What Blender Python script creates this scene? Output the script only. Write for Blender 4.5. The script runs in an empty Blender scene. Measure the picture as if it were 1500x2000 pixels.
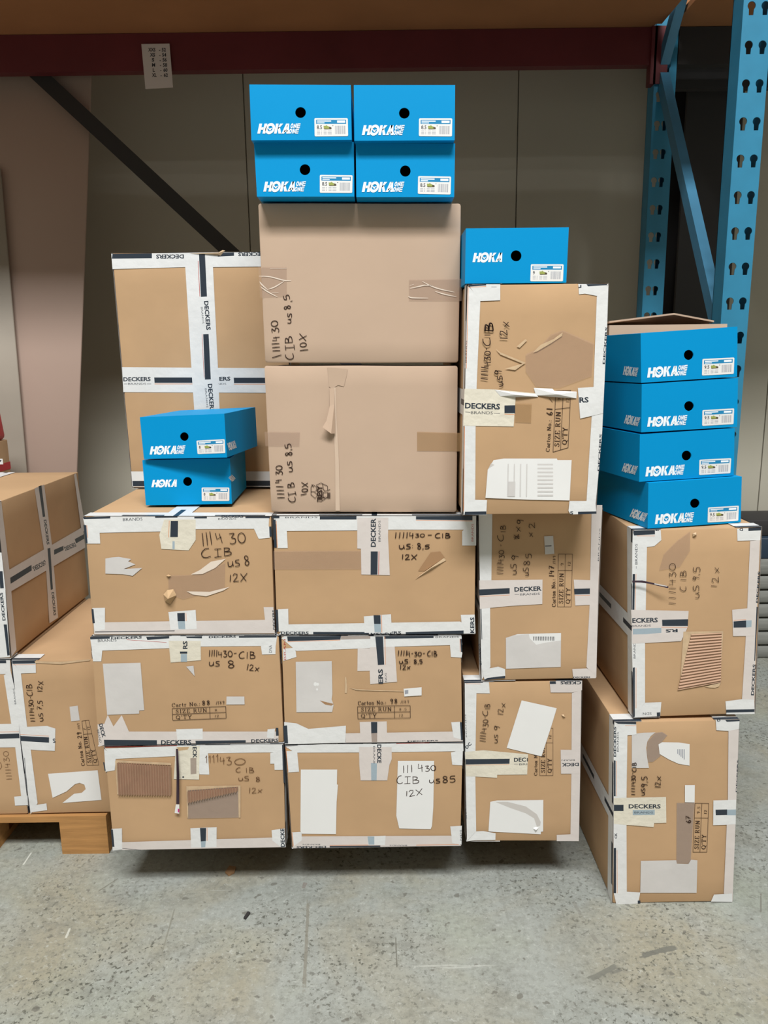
import bpy, bmesh, math, random
from mathutils import Vector, noise
random.seed(7)

# ------------------------------------------------------------------ camera, world, lights, exposure
H = 1.495                                    # camera height (m); floor is z = 0
PITCH, ROLL, FPX = math.radians(11.3), math.radians(-0.7), 1500.0
CAM = Vector((0.0, 0.0, H))
_f = Vector((0, math.cos(PITCH), -math.sin(PITCH)))
_u0 = Vector((0, math.sin(PITCH), math.cos(PITCH)))
_x0 = Vector((1, 0, 0))
_x = _x0 * math.cos(ROLL) + _u0 * math.sin(ROLL)
_u = -_x0 * math.sin(ROLL) + _u0 * math.cos(ROLL)
scene = bpy.context.scene
cd = bpy.data.cameras.new('camera')
cam = bpy.data.objects.new('camera', cd)
scene.collection.objects.link(cam)
from mathutils import Matrix
cam.matrix_world = Matrix(((_x.x, _u.x, -_f.x, CAM.x), (_x.y, _u.y, -_f.y, CAM.y), (_x.z, _u.z, -_f.z, CAM.z), (0, 0, 0, 1)))
cd.sensor_fit = 'VERTICAL'; cd.sensor_height = 36.0; cd.sensor_width = 27.0
cd.lens = 36.0 * FPX / 2000.0
cd.clip_start = 0.05
scene.camera = cam

vs = scene.view_settings
vs.view_transform = 'Standard'; vs.look = 'None'; vs.gamma = 1.0; vs.use_curve_mapping = False
vs.exposure = 0.0

w = bpy.data.worlds.new('hall_ambient'); scene.world = w
w.use_nodes = True
bgn = w.node_tree.nodes['Background']
bgn.inputs[0].default_value = (0.93, 0.97, 1.0, 1); bgn.inputs[1].default_value = 0.11

def area(name, loc, target, sx, sy, power, col=(1, 1, 1)):
    l = bpy.data.lights.new(name, 'AREA'); l.shape = 'RECTANGLE'; l.size = sx; l.size_y = sy
    l.energy = power; l.color = col
    o = bpy.data.objects.new(name, l); scene.collection.objects.link(o)
    o.location = loc
    o.rotation_euler = (Vector(target) - Vector(loc)).to_track_quat('-Z', 'Y').to_euler()
    return o
# two rows of ceiling strip lights over the aisle the photographer stands in
area('aisle_ceiling_light', (-0.2, -2.5, 8.6), (0.1, 2.0, 0.8), 5.0, 0.8, 790, (0.97, 0.99, 1.0))
area('hall_ceiling_light', (0.3, -3.6, 8.6), (0.1, 2.0, 0.9), 6.0, 0.8, 480, (0.97, 0.99, 1.0))

# ------------------------------------------------------------------ helpers
def lin(c):
    r = []
    for v in c[:3]:
        v = v / 255.0
        r.append(v / 12.92 if v <= 0.04045 else ((v + 0.055) / 1.055) ** 2.4)
    return (r[0], r[1], r[2], 1.0)

def ray(px, py):
    return _x * ((px - 750) / FPX) + _u * ((1000 - py) / FPX) + _f

def at(px, py, D):
    d = ray(px, py)
    return CAM + d * (D / d.y)

def on_plane(px, py, p0, n):
    d = ray(px, py)
    return CAM + d * ((p0 - CAM).dot(n) / d.dot(n))

def empty(name, loc, label, cat, group=None):
    o = bpy.data.objects.new(name, None); scene.collection.objects.link(o)
    o.empty_display_size = 0.05
    o.location = loc; o['label'] = label; o['category'] = cat
    if group: o['group'] = group
    return o

def tag(o, label, cat, group=None):
    o['label'] = label; o['category'] = cat
    if group: o['group'] = group

def world_loc(o):
    v = Vector(o.location)
    while o.parent:
        o = o.parent; v += Vector(o.location)
    return v

def make(name, verts, faces, m, parent=None, smooth=False, label=None):
    """one mesh object from world coordinates; a child's vertices are stored relative to its top-level thing"""
    me = bpy.data.meshes.new(name)
    off = world_loc(parent) if parent else Vector((0, 0, 0))
    me.from_pydata([tuple(Vector(v) - off) for v in verts], [], faces)
    for mm in (m if isinstance(m, (list, tuple)) else [m]): me.materials.append(mm)
    me.update()
    if smooth:
        me.polygons.foreach_set('use_smooth', [True] * len(me.polygons))
        me.set_sharp_from_angle(angle=math.radians(35))
    o = bpy.data.objects.new(name, me); scene.collection.objects.link(o)
    if parent: o.parent = parent
    if label: o['label'] = label
    return o

def box_vf(x0, x1, y0, y1, z0, z1):
    v = [(x0, y0, z0), (x1, y0, z0), (x1, y1, z0), (x0, y1, z0), (x0, y0, z1), (x1, y0, z1), (x1, y1, z1), (x0, y1, z1)]
    f = [(3, 2, 1, 0), (4, 5, 6, 7), (0, 1, 5, 4), (1, 2, 6, 5), (2, 3, 7, 6), (3, 0, 4, 7)]
    return v, f

class MB:
    def __init__(s): s.v = []; s.f = []
    def add(s, v, f):
        n = len(s.v); s.v += [tuple(p) for p in v]; s.f += [tuple(i + n for i in q) for q in f]
        return s
    def box(s, *a): return s.add(*box_vf(*a))
    def bar(s, a, b, wx, wy, up=(0, 0, 1)):
        """rectangular bar from a to b; wx across, wy along the 'side' axis"""
        a = Vector(a); b = Vector(b); d = (b - a).normalized()
        sx = d.cross(Vector(up)).normalized() * wx / 2; sy = sx.cross(d).normalized() * wy / 2
        v = [a - sx - sy, a + sx - sy, a + sx + sy, a - sx + sy, b - sx - sy, b + sx - sy, b + sx + sy, b - sx + sy]
        return s.add(v, box_vf(0, 1, 0, 1, 0, 1)[1])
    def make(s, name, m, parent=None, smooth=False, label=None): return make(name, s.v, s.f, m, parent, smooth, label)

def bevel(o, r=0.004, seg=2):
    bm = bmesh.new(); bm.from_mesh(o.data)
    bmesh.ops.recalc_face_normals(bm, faces=bm.faces[:])
    bmesh.ops.bevel(bm, geom=[e for e in bm.edges if len(e.link_faces) == 2 and e.calc_face_angle() > 0.5], offset=r, segments=seg, affect='EDGES', profile=0.5)
    bm.to_mesh(o.data); bm.free()
    o.data.polygons.foreach_set('use_smooth', [True] * len(o.data.polygons))
    o.data.set_sharp_from_angle(angle=math.radians(50))
    return o

# ------------------------------------------------------------------ materials (all procedural)
def mat(name, rgb, rough=0.7, spec=0.3, var=0.0, vscale=6.0, bump=0.0, bscale=40.0, bdist=0.002, metal=0.0, stretch=(1, 1, 1), rgb2=None, detail=4):
    m = bpy.data.materials.new(name); m.use_nodes = True
    nt = m.node_tree; N = nt.nodes; L = nt.links
    b = N['Principled BSDF']
    b.inputs['Roughness'].default_value = rough
    b.inputs['Specular IOR Level'].default_value = spec
    b.inputs['Metallic'].default_value = metal
    c1 = lin(rgb)
    b.inputs['Base Color'].default_value = c1
    if var or bump:
        g = N.new('ShaderNodeNewGeometry')
        mp = N.new('ShaderNodeMapping'); mp.inputs['Scale'].default_value = stretch
        L.new(g.outputs['Position'], mp.inputs['Vector'])
    if var:
        t = N.new('ShaderNodeTexNoise'); t.inputs['Scale'].default_value = vscale; t.inputs['Detail'].default_value = detail
        L.new(mp.outputs[0], t.inputs['Vector'])
        r = N.new('ShaderNodeValToRGB')
        c2 = lin(rgb2) if rgb2 else tuple(v * (1 - var) for v in c1[:3]) + (1,)
        r.color_ramp.elements[0].position = 0.35; r.color_ramp.elements[0].color = c2
        r.color_ramp.elements[1].position = 0.68; r.color_ramp.elements[1].color = c1
        L.new(t.outputs['Fac'], r.inputs['Fac']); L.new(r.outputs['Color'], b.inputs['Base Color'])
    if bump:
        t2 = N.new('ShaderNodeTexNoise'); t2.inputs['Scale'].default_value = bscale; t2.inputs['Detail'].default_value = 3
        L.new(mp.outputs[0], t2.inputs['Vector'])
        bp = N.new('ShaderNodeBump'); bp.inputs['Strength'].default_value = bump; bp.inputs['Distance'].default_value = bdist
        L.new(t2.outputs['Fac'], bp.inputs['Height']); L.new(bp.outputs['Normal'], b.inputs['Normal'])
    return m

def clear_mat(name, rgb, alpha, rough=0.25, spec=0.5):
    m = mat(name, rgb, rough, spec, bump=0.5, bscale=45, bdist=0.002)
    m.node_tree.nodes['Principled BSDF'].inputs['Alpha'].default_value = alpha
    return m

M = {}
M['card'] = mat('brown_cardboard', (190, 155, 118), 0.85, 0.15, var=0.10, vscale=5, bump=0.25, bscale=14, bdist=0.004)
M['card_pale'] = mat('pale_cardboard', (190, 164, 142), 0.85, 0.15, var=0.06, vscale=4, bump=0.2, bscale=10, bdist=0.004)
M['card_torn'] = mat('torn_cardboard', (198, 166, 128), 0.9, 0.1, var=0.12, vscale=40)
M['card_pale_scuff'] = mat('scuffed_pale_cardboard', (204, 180, 158), 0.85, 0.15, var=0.05, vscale=20)
M['card_scuff'] = mat('scuffed_cardboard', (206, 178, 144), 0.9, 0.1, var=0.15, vscale=60)
M['card_dark'] = mat('creased_cardboard', (160, 125, 92), 0.9, 0.1)
M['flute'] = mat('corrugated_fluting', (182, 148, 124), 0.9, 0.1, var=0.10, vscale=30)
M['tape'] = mat('white_packing_tape', (222, 221, 219), 0.38, 0.45, var=0.06, vscale=9, bump=0.5, bscale=38, bdist=0.003)
M['tape_thin'] = mat('thin_white_tape', (212, 202, 196), 0.35, 0.5, var=0.05, vscale=9, bump=0.4, bscale=30, bdist=0.003)
M['tape_aged'] = mat('yellowed_tape', (222, 214, 196), 0.35, 0.5, var=0.08, vscale=12, bump=0.7, bscale=45, bdist=0.003)
M['tape_blue'] = clear_mat('overlapped_tape', (165, 182, 192), 0.8)
M['tape_clear'] = clear_mat('clear_tape', (178, 150, 132), 0.28)
M['tape_grey'] = clear_mat('greyed_tape', (168, 150, 138), 0.62)
M['tape_tan'] = clear_mat('tan_tape', (178, 142, 100), 0.5)
M['ink'] = mat('navy_tape_print', (44, 52, 62), 0.4, 0.4)
M['orange'] = mat('orange_tape_line', (214, 140, 96), 0.4, 0.4)
M['red'] = mat('red_tape_line', (178, 70, 60), 0.4, 0.4)
M['paper'] = mat('white_label_paper', (226, 224, 221), 0.7, 0.2, var=0.03, vscale=8, bump=0.15, bscale=12, bdist=0.003)
M['paper_grey'] = mat('worn_label_paper', (206, 201, 197), 0.75, 0.2, var=0.08, vscale=10, bump=0.3, bscale=25, bdist=0.003)
M['paper_fold'] = mat('folded_label_paper', (196, 190, 184), 0.75, 0.2)
M['pen'] = mat('marker_ink', (50, 33, 26), 0.6, 0.2)
M['pen_thin'] = mat('ballpoint_ink', (98, 66, 42), 0.6, 0.2)
M['stamp'] = mat('stamp_ink', (62, 46, 38), 0.8, 0.1)
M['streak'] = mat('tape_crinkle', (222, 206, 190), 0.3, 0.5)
M['blue'] = mat('blue_shoe_box_card', (0, 141, 200), 0.55, 0.12, var=0.03, vscale=3)
M['blue_in'] = mat('unlit_box_inner', (25, 20, 18), 0.9, 0.0)
M['white_print'] = mat('white_print', (235, 240, 244), 0.5, 0.3)
M['lab_blue'] = mat('label_blue_band', (30, 128, 176), 0.5, 0.3)
M['grey_print'] = mat('grey_label_print', (150, 152, 160), 0.6, 0.2)
M['dark_print'] = mat('dark_label_print', (60, 60, 64), 0.6, 0.2)
M['shoe_green'] = mat('printed_shoe_green', (150, 158, 84), 0.6, 0.2)
M['shoe_dark'] = mat('printed_shoe_dark', (84, 72, 56), 0.6, 0.2)
M['post_blue'] = mat('blue_rack_paint', (46, 124, 156), 0.45, 0.45, var=0.10, vscale=14, bump=0.1, bscale=60)
M['brace_blue'] = mat('blue_brace_paint', (66, 126, 158), 0.4, 0.5, var=0.12, vscale=10)
M['beam_red'] = mat('dark_red_beam_paint', (104, 40, 44), 0.5, 0.4, var=0.2, vscale=4)
M['black_steel'] = mat('black_steel', (44, 40, 38), 0.5, 0.4)
M['deck'] = mat('chipboard_deck', (172, 118, 78), 0.8, 0.2, var=0.15, vscale=3)
M['wood'] = mat('pallet_wood', (184, 136, 84), 0.8, 0.2, var=0.25, vscale=5, stretch=(1, 6, 14), bump=0.2, bscale=30)
M['wood_dark'] = mat('shaded_pallet_wood', (120, 96, 72), 0.85, 0.15, var=0.3, vscale=6, stretch=(1, 6, 14))  # darker pallet wood: shade under the cartons put into the colour
M['wood_grey'] = mat('weathered_wood', (140, 140, 134), 0.85, 0.15, var=0.2, vscale=6, stretch=(1, 4, 12))
M['board'] = mat('beige_hardboard', (176, 152, 138), 0.45, 0.4, var=0.05, vscale=2)
M['board_old'] = mat('spotted_pale_board', (158, 148, 134), 0.55, 0.35, var=0.08, vscale=5)
M['red_plastic'] = mat('red_plastic', (196, 30, 44), 0.4, 0.5)
M['column'] = mat('dark_column_paint', (52, 50, 50), 0.6, 0.3)
M['navy_steel'] = mat('navy_painted_steel', (40, 56, 72), 0.5, 0.4)
M['sign'] = mat('sign_paper', (206, 196, 190), 0.6, 0.2)
M['cord_end'] = mat('magenta_mark', (190, 40, 120), 0.5, 0.3)
M['purple'] = mat('dark_strap', (58, 42, 52), 0.4, 0.4)
M['hall'] = mat('painted_hall_wall', (168, 166, 158), 0.8, 0.2)
M['wall'] = mat('insulated_wall_panel', (186, 180, 164), 0.42, 0.45, var=0.05, vscale=1.2)

def floor_material():
    m = bpy.data.materials.new('worn_concrete'); m.use_nodes = True
    nt = m.node_tree; N = nt.nodes; L = nt.links
    b = N['Principled BSDF']; b.inputs['Specular IOR Level'].default_value = 0.35
    g = N.new('ShaderNodeNewGeometry')
    def noise_tex(scale, detail, rough=0.6, st=(1, 1, 1), dist=0.0, rot=0.0):
        mp = N.new('ShaderNodeMapping'); mp.inputs['Scale'].default_value = st; mp.inputs['Rotation'].default_value = (0, 0, rot)
        L.new(g.outputs['Position'], mp.inputs['Vector'])
        t = N.new('ShaderNodeTexNoise'); t.inputs['Scale'].default_value = scale; t.inputs['Detail'].default_value = detail
        t.inputs['Roughness'].default_value = rough; t.inputs['Distortion'].default_value = dist
        L.new(mp.outputs[0], t.inputs['Vector']); return t.outputs['Fac']
    def ramp(fac, stops):
        r = N.new('ShaderNodeValToRGB'); e = r.color_ramp.elements
        while len(e) < len(stops): e.new(0.5)
        for k, (p, c) in enumerate(stops): e[k].position = p; e[k].color = c
        L.new(fac, r.inputs['Fac']); return r.outputs['Color']
    def mix(fac, a, c, mode='MIX'):
        x = N.new('ShaderNodeMixRGB'); x.blend_type = mode
        for s, v in ((0, fac), (1, a), (2, c)):
            if hasattr(v, 'links') or hasattr(v, 'is_linked'): L.new(v, x.inputs[s])
            else: x.inputs[s].default_value = v
        return x.outputs[0]
    def sc(v): return (v, v, v, 1)
    base = ramp(noise_tex(1.6, 5, 0.6), [(0.30, lin((138, 141, 134))), (0.5, lin((152, 155, 149))), (0.72, lin((150, 154, 140)))])
    base = mix(ramp(noise_tex(1.9, 4, 0.6, dist=0.6), [(0.46, sc(0)), (0.66, sc(0.7))]), base, lin((152, 144, 122)))
    base = mix(ramp(noise_tex(3.1, 4, 0.6, st=(1.3, 0.8, 1)), [(0.58, sc(0)), (0.74, sc(0.5))]), base, lin((172, 175, 172)))
    base = mix(ramp(noise_tex(9, 8, 0.78), [(0.50, sc(0)), (0.68, sc(0.55))]), base, lin((112, 112, 104)))
    base = mix(ramp(noise_tex(55, 6, 0.8), [(0.48, sc(0)), (0.66, sc(0.55))]), base, lin((108, 108, 100)))
    base = mix(ramp(noise_tex(70, 5, 0.8, dist=0.5), [(0.55, sc(0)), (0.70, sc(0.6))]), base, lin((186, 188, 182)))
    speck_mask = ramp(noise_tex(2.2, 3, 0.6), [(0.42, sc(0)), (0.60, sc(1))])
    speck = ramp(noise_tex(75, 3, 0.7), [(0.56, sc(0)), (0.62, sc(0.9))])
    base = mix(mix(1.0, speck, speck_mask, 'MULTIPLY'), base, lin((80, 80, 72)))
    speck2 = ramp(noise_tex(34, 2, 0.5), [(0.67, sc(0)), (0.70, sc(0.75))])
    base = mix(speck2, base, lin((104, 102, 94)))
    base = mix(ramp(noise_tex(5, 4, 0.6, st=(8, 0.35, 1), rot=0.25), [(0.66, sc(0)), (0.71, sc(0.35))]), base, lin((120, 120, 112)))
    base = mix(ramp(noise_tex(4, 4, 0.6, st=(0.5, 9, 1), rot=0.5), [(0.68, sc(0)), (0.72, sc(0.35))]), base, lin((196, 197, 190)))
    # a few long scuffs and tyre marks: distance to line segments on the floor
    sep = N.new('ShaderNodeSeparateXYZ'); L.new(g.outputs['Position'], sep.inputs[0])
    def seg(p, q, wd, col, amt):
        nonlocal base
        (x1, y1), (x2, y2) = p, q; dx, dy = x2 - x1, y2 - y1; ln = math.hypot(dx, dy); dx /= ln; dy /= ln
        def lincomb(a, c, k):
            v = N.new('ShaderNodeMath'); v.operation = 'MULTIPLY_ADD'; L.new(sep.outputs[0], v.inputs[0]); v.inputs[1].default_value = a; v.inputs[2].default_value = k
            u = N.new('ShaderNodeMath'); u.operation = 'MULTIPLY_ADD'; L.new(sep.outputs[1], u.inputs[0]); u.inputs[1].default_value = c; L.new(v.outputs[0], u.inputs[2]); return u.outputs[0]
        def mth(op, a, k):
            v = N.new('ShaderNodeMath'); v.operation = op; L.new(a, v.inputs[0])
            if isinstance(k, float): v.inputs[1].default_value = k
            else: L.new(k, v.inputs[1])
            return v.outputs[0]
        across = mth('ABSOLUTE', lincomb(-dy, dx, dy * x1 - dx * y1), 0.0)
        along = mth('ABSOLUTE', lincomb(dx, dy, -(dx * x1 + dy * y1) - ln / 2), 0.0)
        d = mth('MAXIMUM', mth('DIVIDE', across, wd / 2), mth('DIVIDE', along, ln / 2))
        d = mth('ADD', d, mth('MULTIPLY', noise_tex(22, 4, 0.7), 0.9))
        base = mix(ramp(d, [(0.0, sc(amt)), (0.92, sc(amt)), (0.999, sc(0))]), base, lin(col))
    for a in FLOOR_MARKS: seg(*a)
    L.new(base, b.inputs['Base Color'])
    L.new(ramp(noise_tex(3, 3), [(0.3, sc(0.45)), (0.7, sc(0.7))]), b.inputs['Roughness'])
    bp = N.new('ShaderNodeBump'); bp.inputs['Strength'].default_value = 0.25; bp.inputs['Distance'].default_value = 0.004
    L.new(noise_tex(60, 4, 0.7), bp.inputs['Height']); L.new(bp.outputs['Normal'], b.inputs['Normal'])
    return m
def fl(px, py):
    p = on_plane(px, py, Vector((0, 0, 0)), Vector((0, 0, 1))); return (p.x, p.y)
FLOOR_MARKS = [(fl(1130, 1925), fl(1230, 1872), 0.030, (112, 112, 104), 0.85), (fl(1225, 1874), fl(1345, 1843), 0.030, (104, 104, 97), 0.85),
               (fl(1112, 1748), fl(1145, 1805), 0.022, (128, 126, 118), 0.6), (fl(1152, 1820), fl(1168, 1842), 0.020, (122, 120, 112), 0.6),
               (fl(1180, 1905), fl(1225, 1890), 0.018, (104, 104, 98), 0.6), (fl(605, 1700), fl(590, 2020), 0.016, (122, 118, 106), 0.7),
               (fl(350, 1745), fl(305, 1900), 0.008, (118, 116, 104), 0.6), (fl(255, 1700), fl(170, 1755), 0.008, (104, 100, 88), 0.6),
               (fl(68, 1655), fl(38, 1700), 0.010, (206, 206, 196), 0.8), (fl(140, 1805), fl(125, 1840), 0.010, (204, 204, 194), 0.7),
               (fl(772, 1805), fl(776, 1915), 0.007, (96, 94, 84), 0.7), (fl(590, 1740), fl(598, 1720), 0.020, (120, 108, 100), 0.6),
               (fl(1350, 1770), fl(1382, 1795), 0.008, (120, 118, 110), 0.7), (fl(1486, 1730), fl(1486, 1800), 0.008, (110, 106, 98), 0.7)]

# ------------------------------------------------------------------ lettering
_tc = {}
def glyph_text(s, bold=0.0, shear=0.0):
    """sans lettering as a flat mesh in a 0..1 (width) x 0..1 (cap height) box"""
    k = (s, bold, shear)
    if k in _tc: return _tc[k]
    c = bpy.data.curves.new('t', 'FONT'); c.body = s; c.offset = bold; c.shear = shear; c.resolution_u = 2
    o = bpy.data.objects.new('t', c); scene.collection.objects.link(o)
    dg = bpy.context.evaluated_depsgraph_get()
    me = bpy.data.meshes.new_from_object(o.evaluated_get(dg))
    v = [(p.co.x, p.co.y) for p in me.vertices]; f = [tuple(p.vertices) for p in me.polygons]
    bpy.data.objects.remove(o); bpy.data.curves.remove(c); bpy.data.meshes.remove(me)
    xs = [p[0] for p in v]; x0, x1 = min(xs), max(xs); cap = 0.70
    r = ([((x - x0) / (x1 - x0), y / cap) for x, y in v], f)
    _tc[k] = r
    return r

def arc(cx, cy, rx, ry, a0, a1, n=10):
    return [(cx + rx * math.cos(math.radians(a0 + (a1 - a0) * i / n)), cy + ry * math.sin(math.radians(a0 + (a1 - a0) * i / n))) for i in range(n + 1)]

HAND = {  # single-stroke handwriting: width, strokes
 '1': (0.22, [[(0.12, 1.0), (0.10, 0.5), (0.06, 0.0)]]),
 '/': (0.30, [[(0.18, 1.05), (0.08, -0.02)]]),
 'l': (0.34, [[(0.02, 0.72), (0.22, 1.0), (0.14, 0.0)]]),
 '4': (0.55, [[(0.10, 1.0), (0.04, 0.45), (0.48, 0.50)], [(0.40, 0.85), (0.36, 0.0)]]),
 '3': (0.50, [[(0.04, 0.95), (0.40, 0.95), (0.18, 0.58), (0.42, 0.45), (0.40, 0.12), (0.18, 0.0), (0.0, 0.12)]]),
 '0': (0.58, [arc(0.28, 0.48, 0.26, 0.46, 100, 460, 14)]),
 'C': (0.62, [[(0.55, 0.95), (0.30, 0.92), (0.06, 0.55), (0.10, 0.15), (0.32, 0.02), (0.58, 0.10)]]),
 'I': (0.52, [[(0.26, 0.98), (0.24, 0.0)], [(0.04, 0.98), (0.50, 0.99)], [(0.0, 0.0), (0.48, 0.02)]]),
 'i': (0.26, [[(0.12, 0.95), (0.10, 0.0)]]),
 'B': (0.55, [[(0.10, 1.0), (0.06, 0.0)], [(0.06, 0.98), (0.42, 0.88), (0.36, 0.60), (0.10, 0.52)], [(0.10, 0.52), (0.50, 0.40), (0.46, 0.08), (0.06, 0.0)]]),
 'U': (0.55, [[(0.06, 0.85), (0.06, 0.20), (0.24, 0.05), (0.42, 0.25), (0.48, 0.85)], [(0.47, 0.50), (0.52, 0.02)]]),
 'u': (0.50, [[(0.04, 0.62), (0.05, 0.15), (0.22, 0.02), (0.38, 0.20), (0.42, 0.62)], [(0.42, 0.35), (0.48, 0.0)]]),
 's': (0.42, [[(0.38, 0.72), (0.10, 0.68), (0.08, 0.45), (0.34, 0.30), (0.32, 0.04), (0.0, 0.0)]]),
 'S': (0.48, [[(0.44, 0.92), (0.12, 0.88), (0.08, 0.58), (0.40, 0.40), (0.36, 0.06), (0.0, 0.04)]]),
 '8': (0.48, [[(0.36, 0.85), (0.20, 0.98), (0.06, 0.80), (0.20, 0.55), (0.40, 0.30), (0.26, 0.02), (0.06, 0.15), (0.14, 0.42), (0.34, 0.62), (0.36, 0.85)]]),
 '5': (0.48, [[(0.44, 0.92), (0.12, 0.90), (0.06, 0.55), (0.34, 0.52), (0.40, 0.18), (0.22, 0.0), (0.0, 0.06)]]),
 '9': (0.45, [[(0.38, 0.85), (0.20, 1.0), (0.04, 0.75), (0.18, 0.52), (0.38, 0.70), (0.38, 0.90), (0.32, 0.35), (0.24, -0.05)]]),
 '7': (0.48, [[(0.02, 0.95), (0.44, 0.97), (0.22, 0.40), (0.12, 0.0)], [(0.10, 0.48), (0.40, 0.50)]]),
 '6': (0.45, [[(0.34, 1.0), (0.08, 0.5), (0.08, 0.12), (0.26, 0.0), (0.40, 0.22), (0.24, 0.45), (0.08, 0.28)]]),
 '2': (0.52, [[(0.02, 0.72), (0.14, 0.95), (0.38, 0.88), (0.34, 0.55), (0.02, 0.02)], [(0.02, 0.02), (0.48, 0.06)]]),
 'X': (0.60, [[(0.02, 0.95), (0.48, 0.02)], [(0.58, 0.98), (0.0, 0.0)]]),
 'x': (0.48, [[(0.04, 0.60), (0.40, 0.05)], [(0.46, 0.66), (0.0, 0.0)]]),
 '-': (0.42, [[(0.06, 0.45), (0.34, 0.47)]]),
 ':': (0.22, [[(0.09, 0.55), (0.11, 0.48)], [(0.08, 0.15), (0.10, 0.08)]]),
 ',': (0.22, [[(0.12, 0.12), (0.06, -0.16)]]),
 '#': (0.45, [[(0.02, 0.9), (0.4, 0.1)], [(0.02, 0.1), (0.4, 0.9)], [(0.05, 0.8), (0.05, 0.1), (0.38, 0.15)], [(0.2, 0.95), (0.2, 0.05)]]),
 ' ': (0.45, []),
}
HANDSMOOTH = set('303CBUusS8569')

SERIF = {  # printed stamp lettering: strokes get thick uprights, thin bars and serifs
 'C': (0.70, [arc(0.36, 0.5, 0.30, 0.48, 45, 315, 12), [(0.60, 0.98), (0.60, 0.70)]]),
 'a': (0.52, [arc(0.24, 0.22, 0.19, 0.22, 0, 360, 10), [(0.43, 0.48), (0.43, 0.0)], [(0.08, 0.55), (0.25, 0.66), (0.43, 0.48)]]),
 'r': (0.46, [[(0.14, 0.66), (0.14, 0.0)], [(0.02, 0.0), (0.30, 0.0)], [(0.14, 0.45), (0.30, 0.66), (0.42, 0.58)], [(0.02, 0.66), (0.14, 0.66)]]),
 't': (0.38, [[(0.17, 0.90), (0.17, 0.06), (0.34, 0.06)], [(0.02, 0.64), (0.34, 0.64)]]),
 'o': (0.54, [arc(0.26, 0.33, 0.21, 0.33, 0, 360, 12)]),
 'n': (0.58, [[(0.13, 0.66), (0.13, 0.0)], [(0.13, 0.50), (0.30, 0.66), (0.42, 0.55), (0.42, 0.0)], [(0.02, 0.0), (0.24, 0.0)], [(0.32, 0.0), (0.54, 0.0)]]),
 'N': (0.82, [[(0.15, 1), (0.15, 0)], [(0.15, 1), (0.64, 0)], [(0.64, 1), (0.64, 0)], [(0.02, 1), (0.18, 1)], [(0.02, 0), (0.28, 0)], [(0.52, 1), (0.76, 1)]]),
 '.': (0.26, [[(0.10, 0.13), (0.10, 0.0)]]),
 ':': (0.28, [[(0.12, 0.13), (0.12, 0.0)], [(0.12, 0.58), (0.12, 0.45)]]),
 'S': (0.62, [[(0.50, 0.76), (0.44, 0.96), (0.20, 0.98), (0.10, 0.76), (0.26, 0.56), (0.48, 0.42), (0.50, 0.14), (0.28, 0.0), (0.08, 0.08), (0.06, 0.26)]]),
 'I': (0.42, [[(0.20, 1), (0.20, 0)], [(0.04, 1), (0.36, 1)], [(0.04, 0), (0.36, 0)]]),
 'Z': (0.68, [[(0.06, 0.76), (0.06, 1), (0.58, 1)], [(0.56, 1), (0.08, 0)], [(0.06, 0), (0.60, 0), (0.60, 0.26)]]),
 'E': (0.68, [[(0.16, 1), (0.16, 0)], [(0.03, 1), (0.58, 1), (0.58, 0.76)], [(0.03, 0), (0.60, 0), (0.60, 0.26)], [(0.16, 0.52), (0.42, 0.52)]]),
 'R': (0.76, [[(0.16, 1), (0.16, 0)], [(0.03, 1), (0.44, 1), (0.56, 0.78), (0.44, 0.52), (0.16, 0.52)], [(0.36, 0.52), (0.62, 0.0), (0.72, 0.0)], [(0.03, 0), (0.30, 0)]]),
 'U': (0.80, [[(0.16, 1), (0.16, 0.24), (0.36, 0.0), (0.58, 0.20), (0.62, 1)], [(0.02, 1), (0.30, 1)], [(0.50, 1), (0.76, 1)]]),
 'Q': (0.78, [arc(0.36, 0.5, 0.31, 0.48, 0, 360, 14), [(0.36, 0.18), (0.70, -0.16)]]),
 "'": (0.20, [[(0.09, 1.0), (0.09, 0.72)]]),
 'T': (0.70, [[(0.34, 1), (0.34, 0)], [(0.04, 0.76), (0.04, 1), (0.64, 1), (0.64, 0.76)], [(0.20, 0), (0.48, 0)]]),
 'Y': (0.72, [[(0.10, 1), (0.36, 0.48)], [(0.62, 1), (0.36, 0.48)], [(0.36, 0.50), (0.36, 0)], [(0.0, 1), (0.24, 1)], [(0.50, 1), (0.72, 1)], [(0.22, 0), (0.50, 0)]]),
 '/': (0.40, [[(0.34, 1.0), (0.04, 0.0)]]), ' ': (0.36, []),
}
for _ch in '0123456789': SERIF[_ch] = (HAND[_ch][0] + 0.12, HAND[_ch][1])

def smooth_line(pts, n=4):
    if len(pts) < 3: return pts
    P = [pts[0]] + list(pts) + [pts[-1]]; out = []
    for i in range(1, len(P) - 2):
        for k in range(n):
            t = k / n
            out.append(tuple(0.5 * (2 * P[i][j] + (P[i + 1][j] - P[i - 1][j]) * t + (2 * P[i - 1][j] - 5 * P[i][j] + 4 * P[i + 1][j] - P[i + 2][j]) * t * t + (3 * P[i][j] - P[i - 1][j] - 3 * P[i + 1][j] + P[i + 2][j]) * t ** 3) for j in (0, 1)))
    return out + [pts[-1]]

def ribbon(pts, wfun):
    """flat ribbon along 2-D points -> verts, quads"""
    v = []; f = []; n = len(pts)
    for i, p in enumerate(pts):
        a = pts[max(0, i - 1)]; b = pts[min(n - 1, i + 1)]
        dx, dy = b[0] - a[0], b[1] - a[1]; l = math.hypot(dx, dy) or 1e-9
        h = wfun(i / max(1, n - 1), dx / l, dy / l) / 2
        v += [(p[0] - dy / l * h, p[1] + dx / l * h), (p[0] + dy / l * h, p[1] - dx / l * h)]
        if i: f.append((2 * i - 2, 2 * i - 1, 2 * i + 1, 2 * i))
    return v, f

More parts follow.
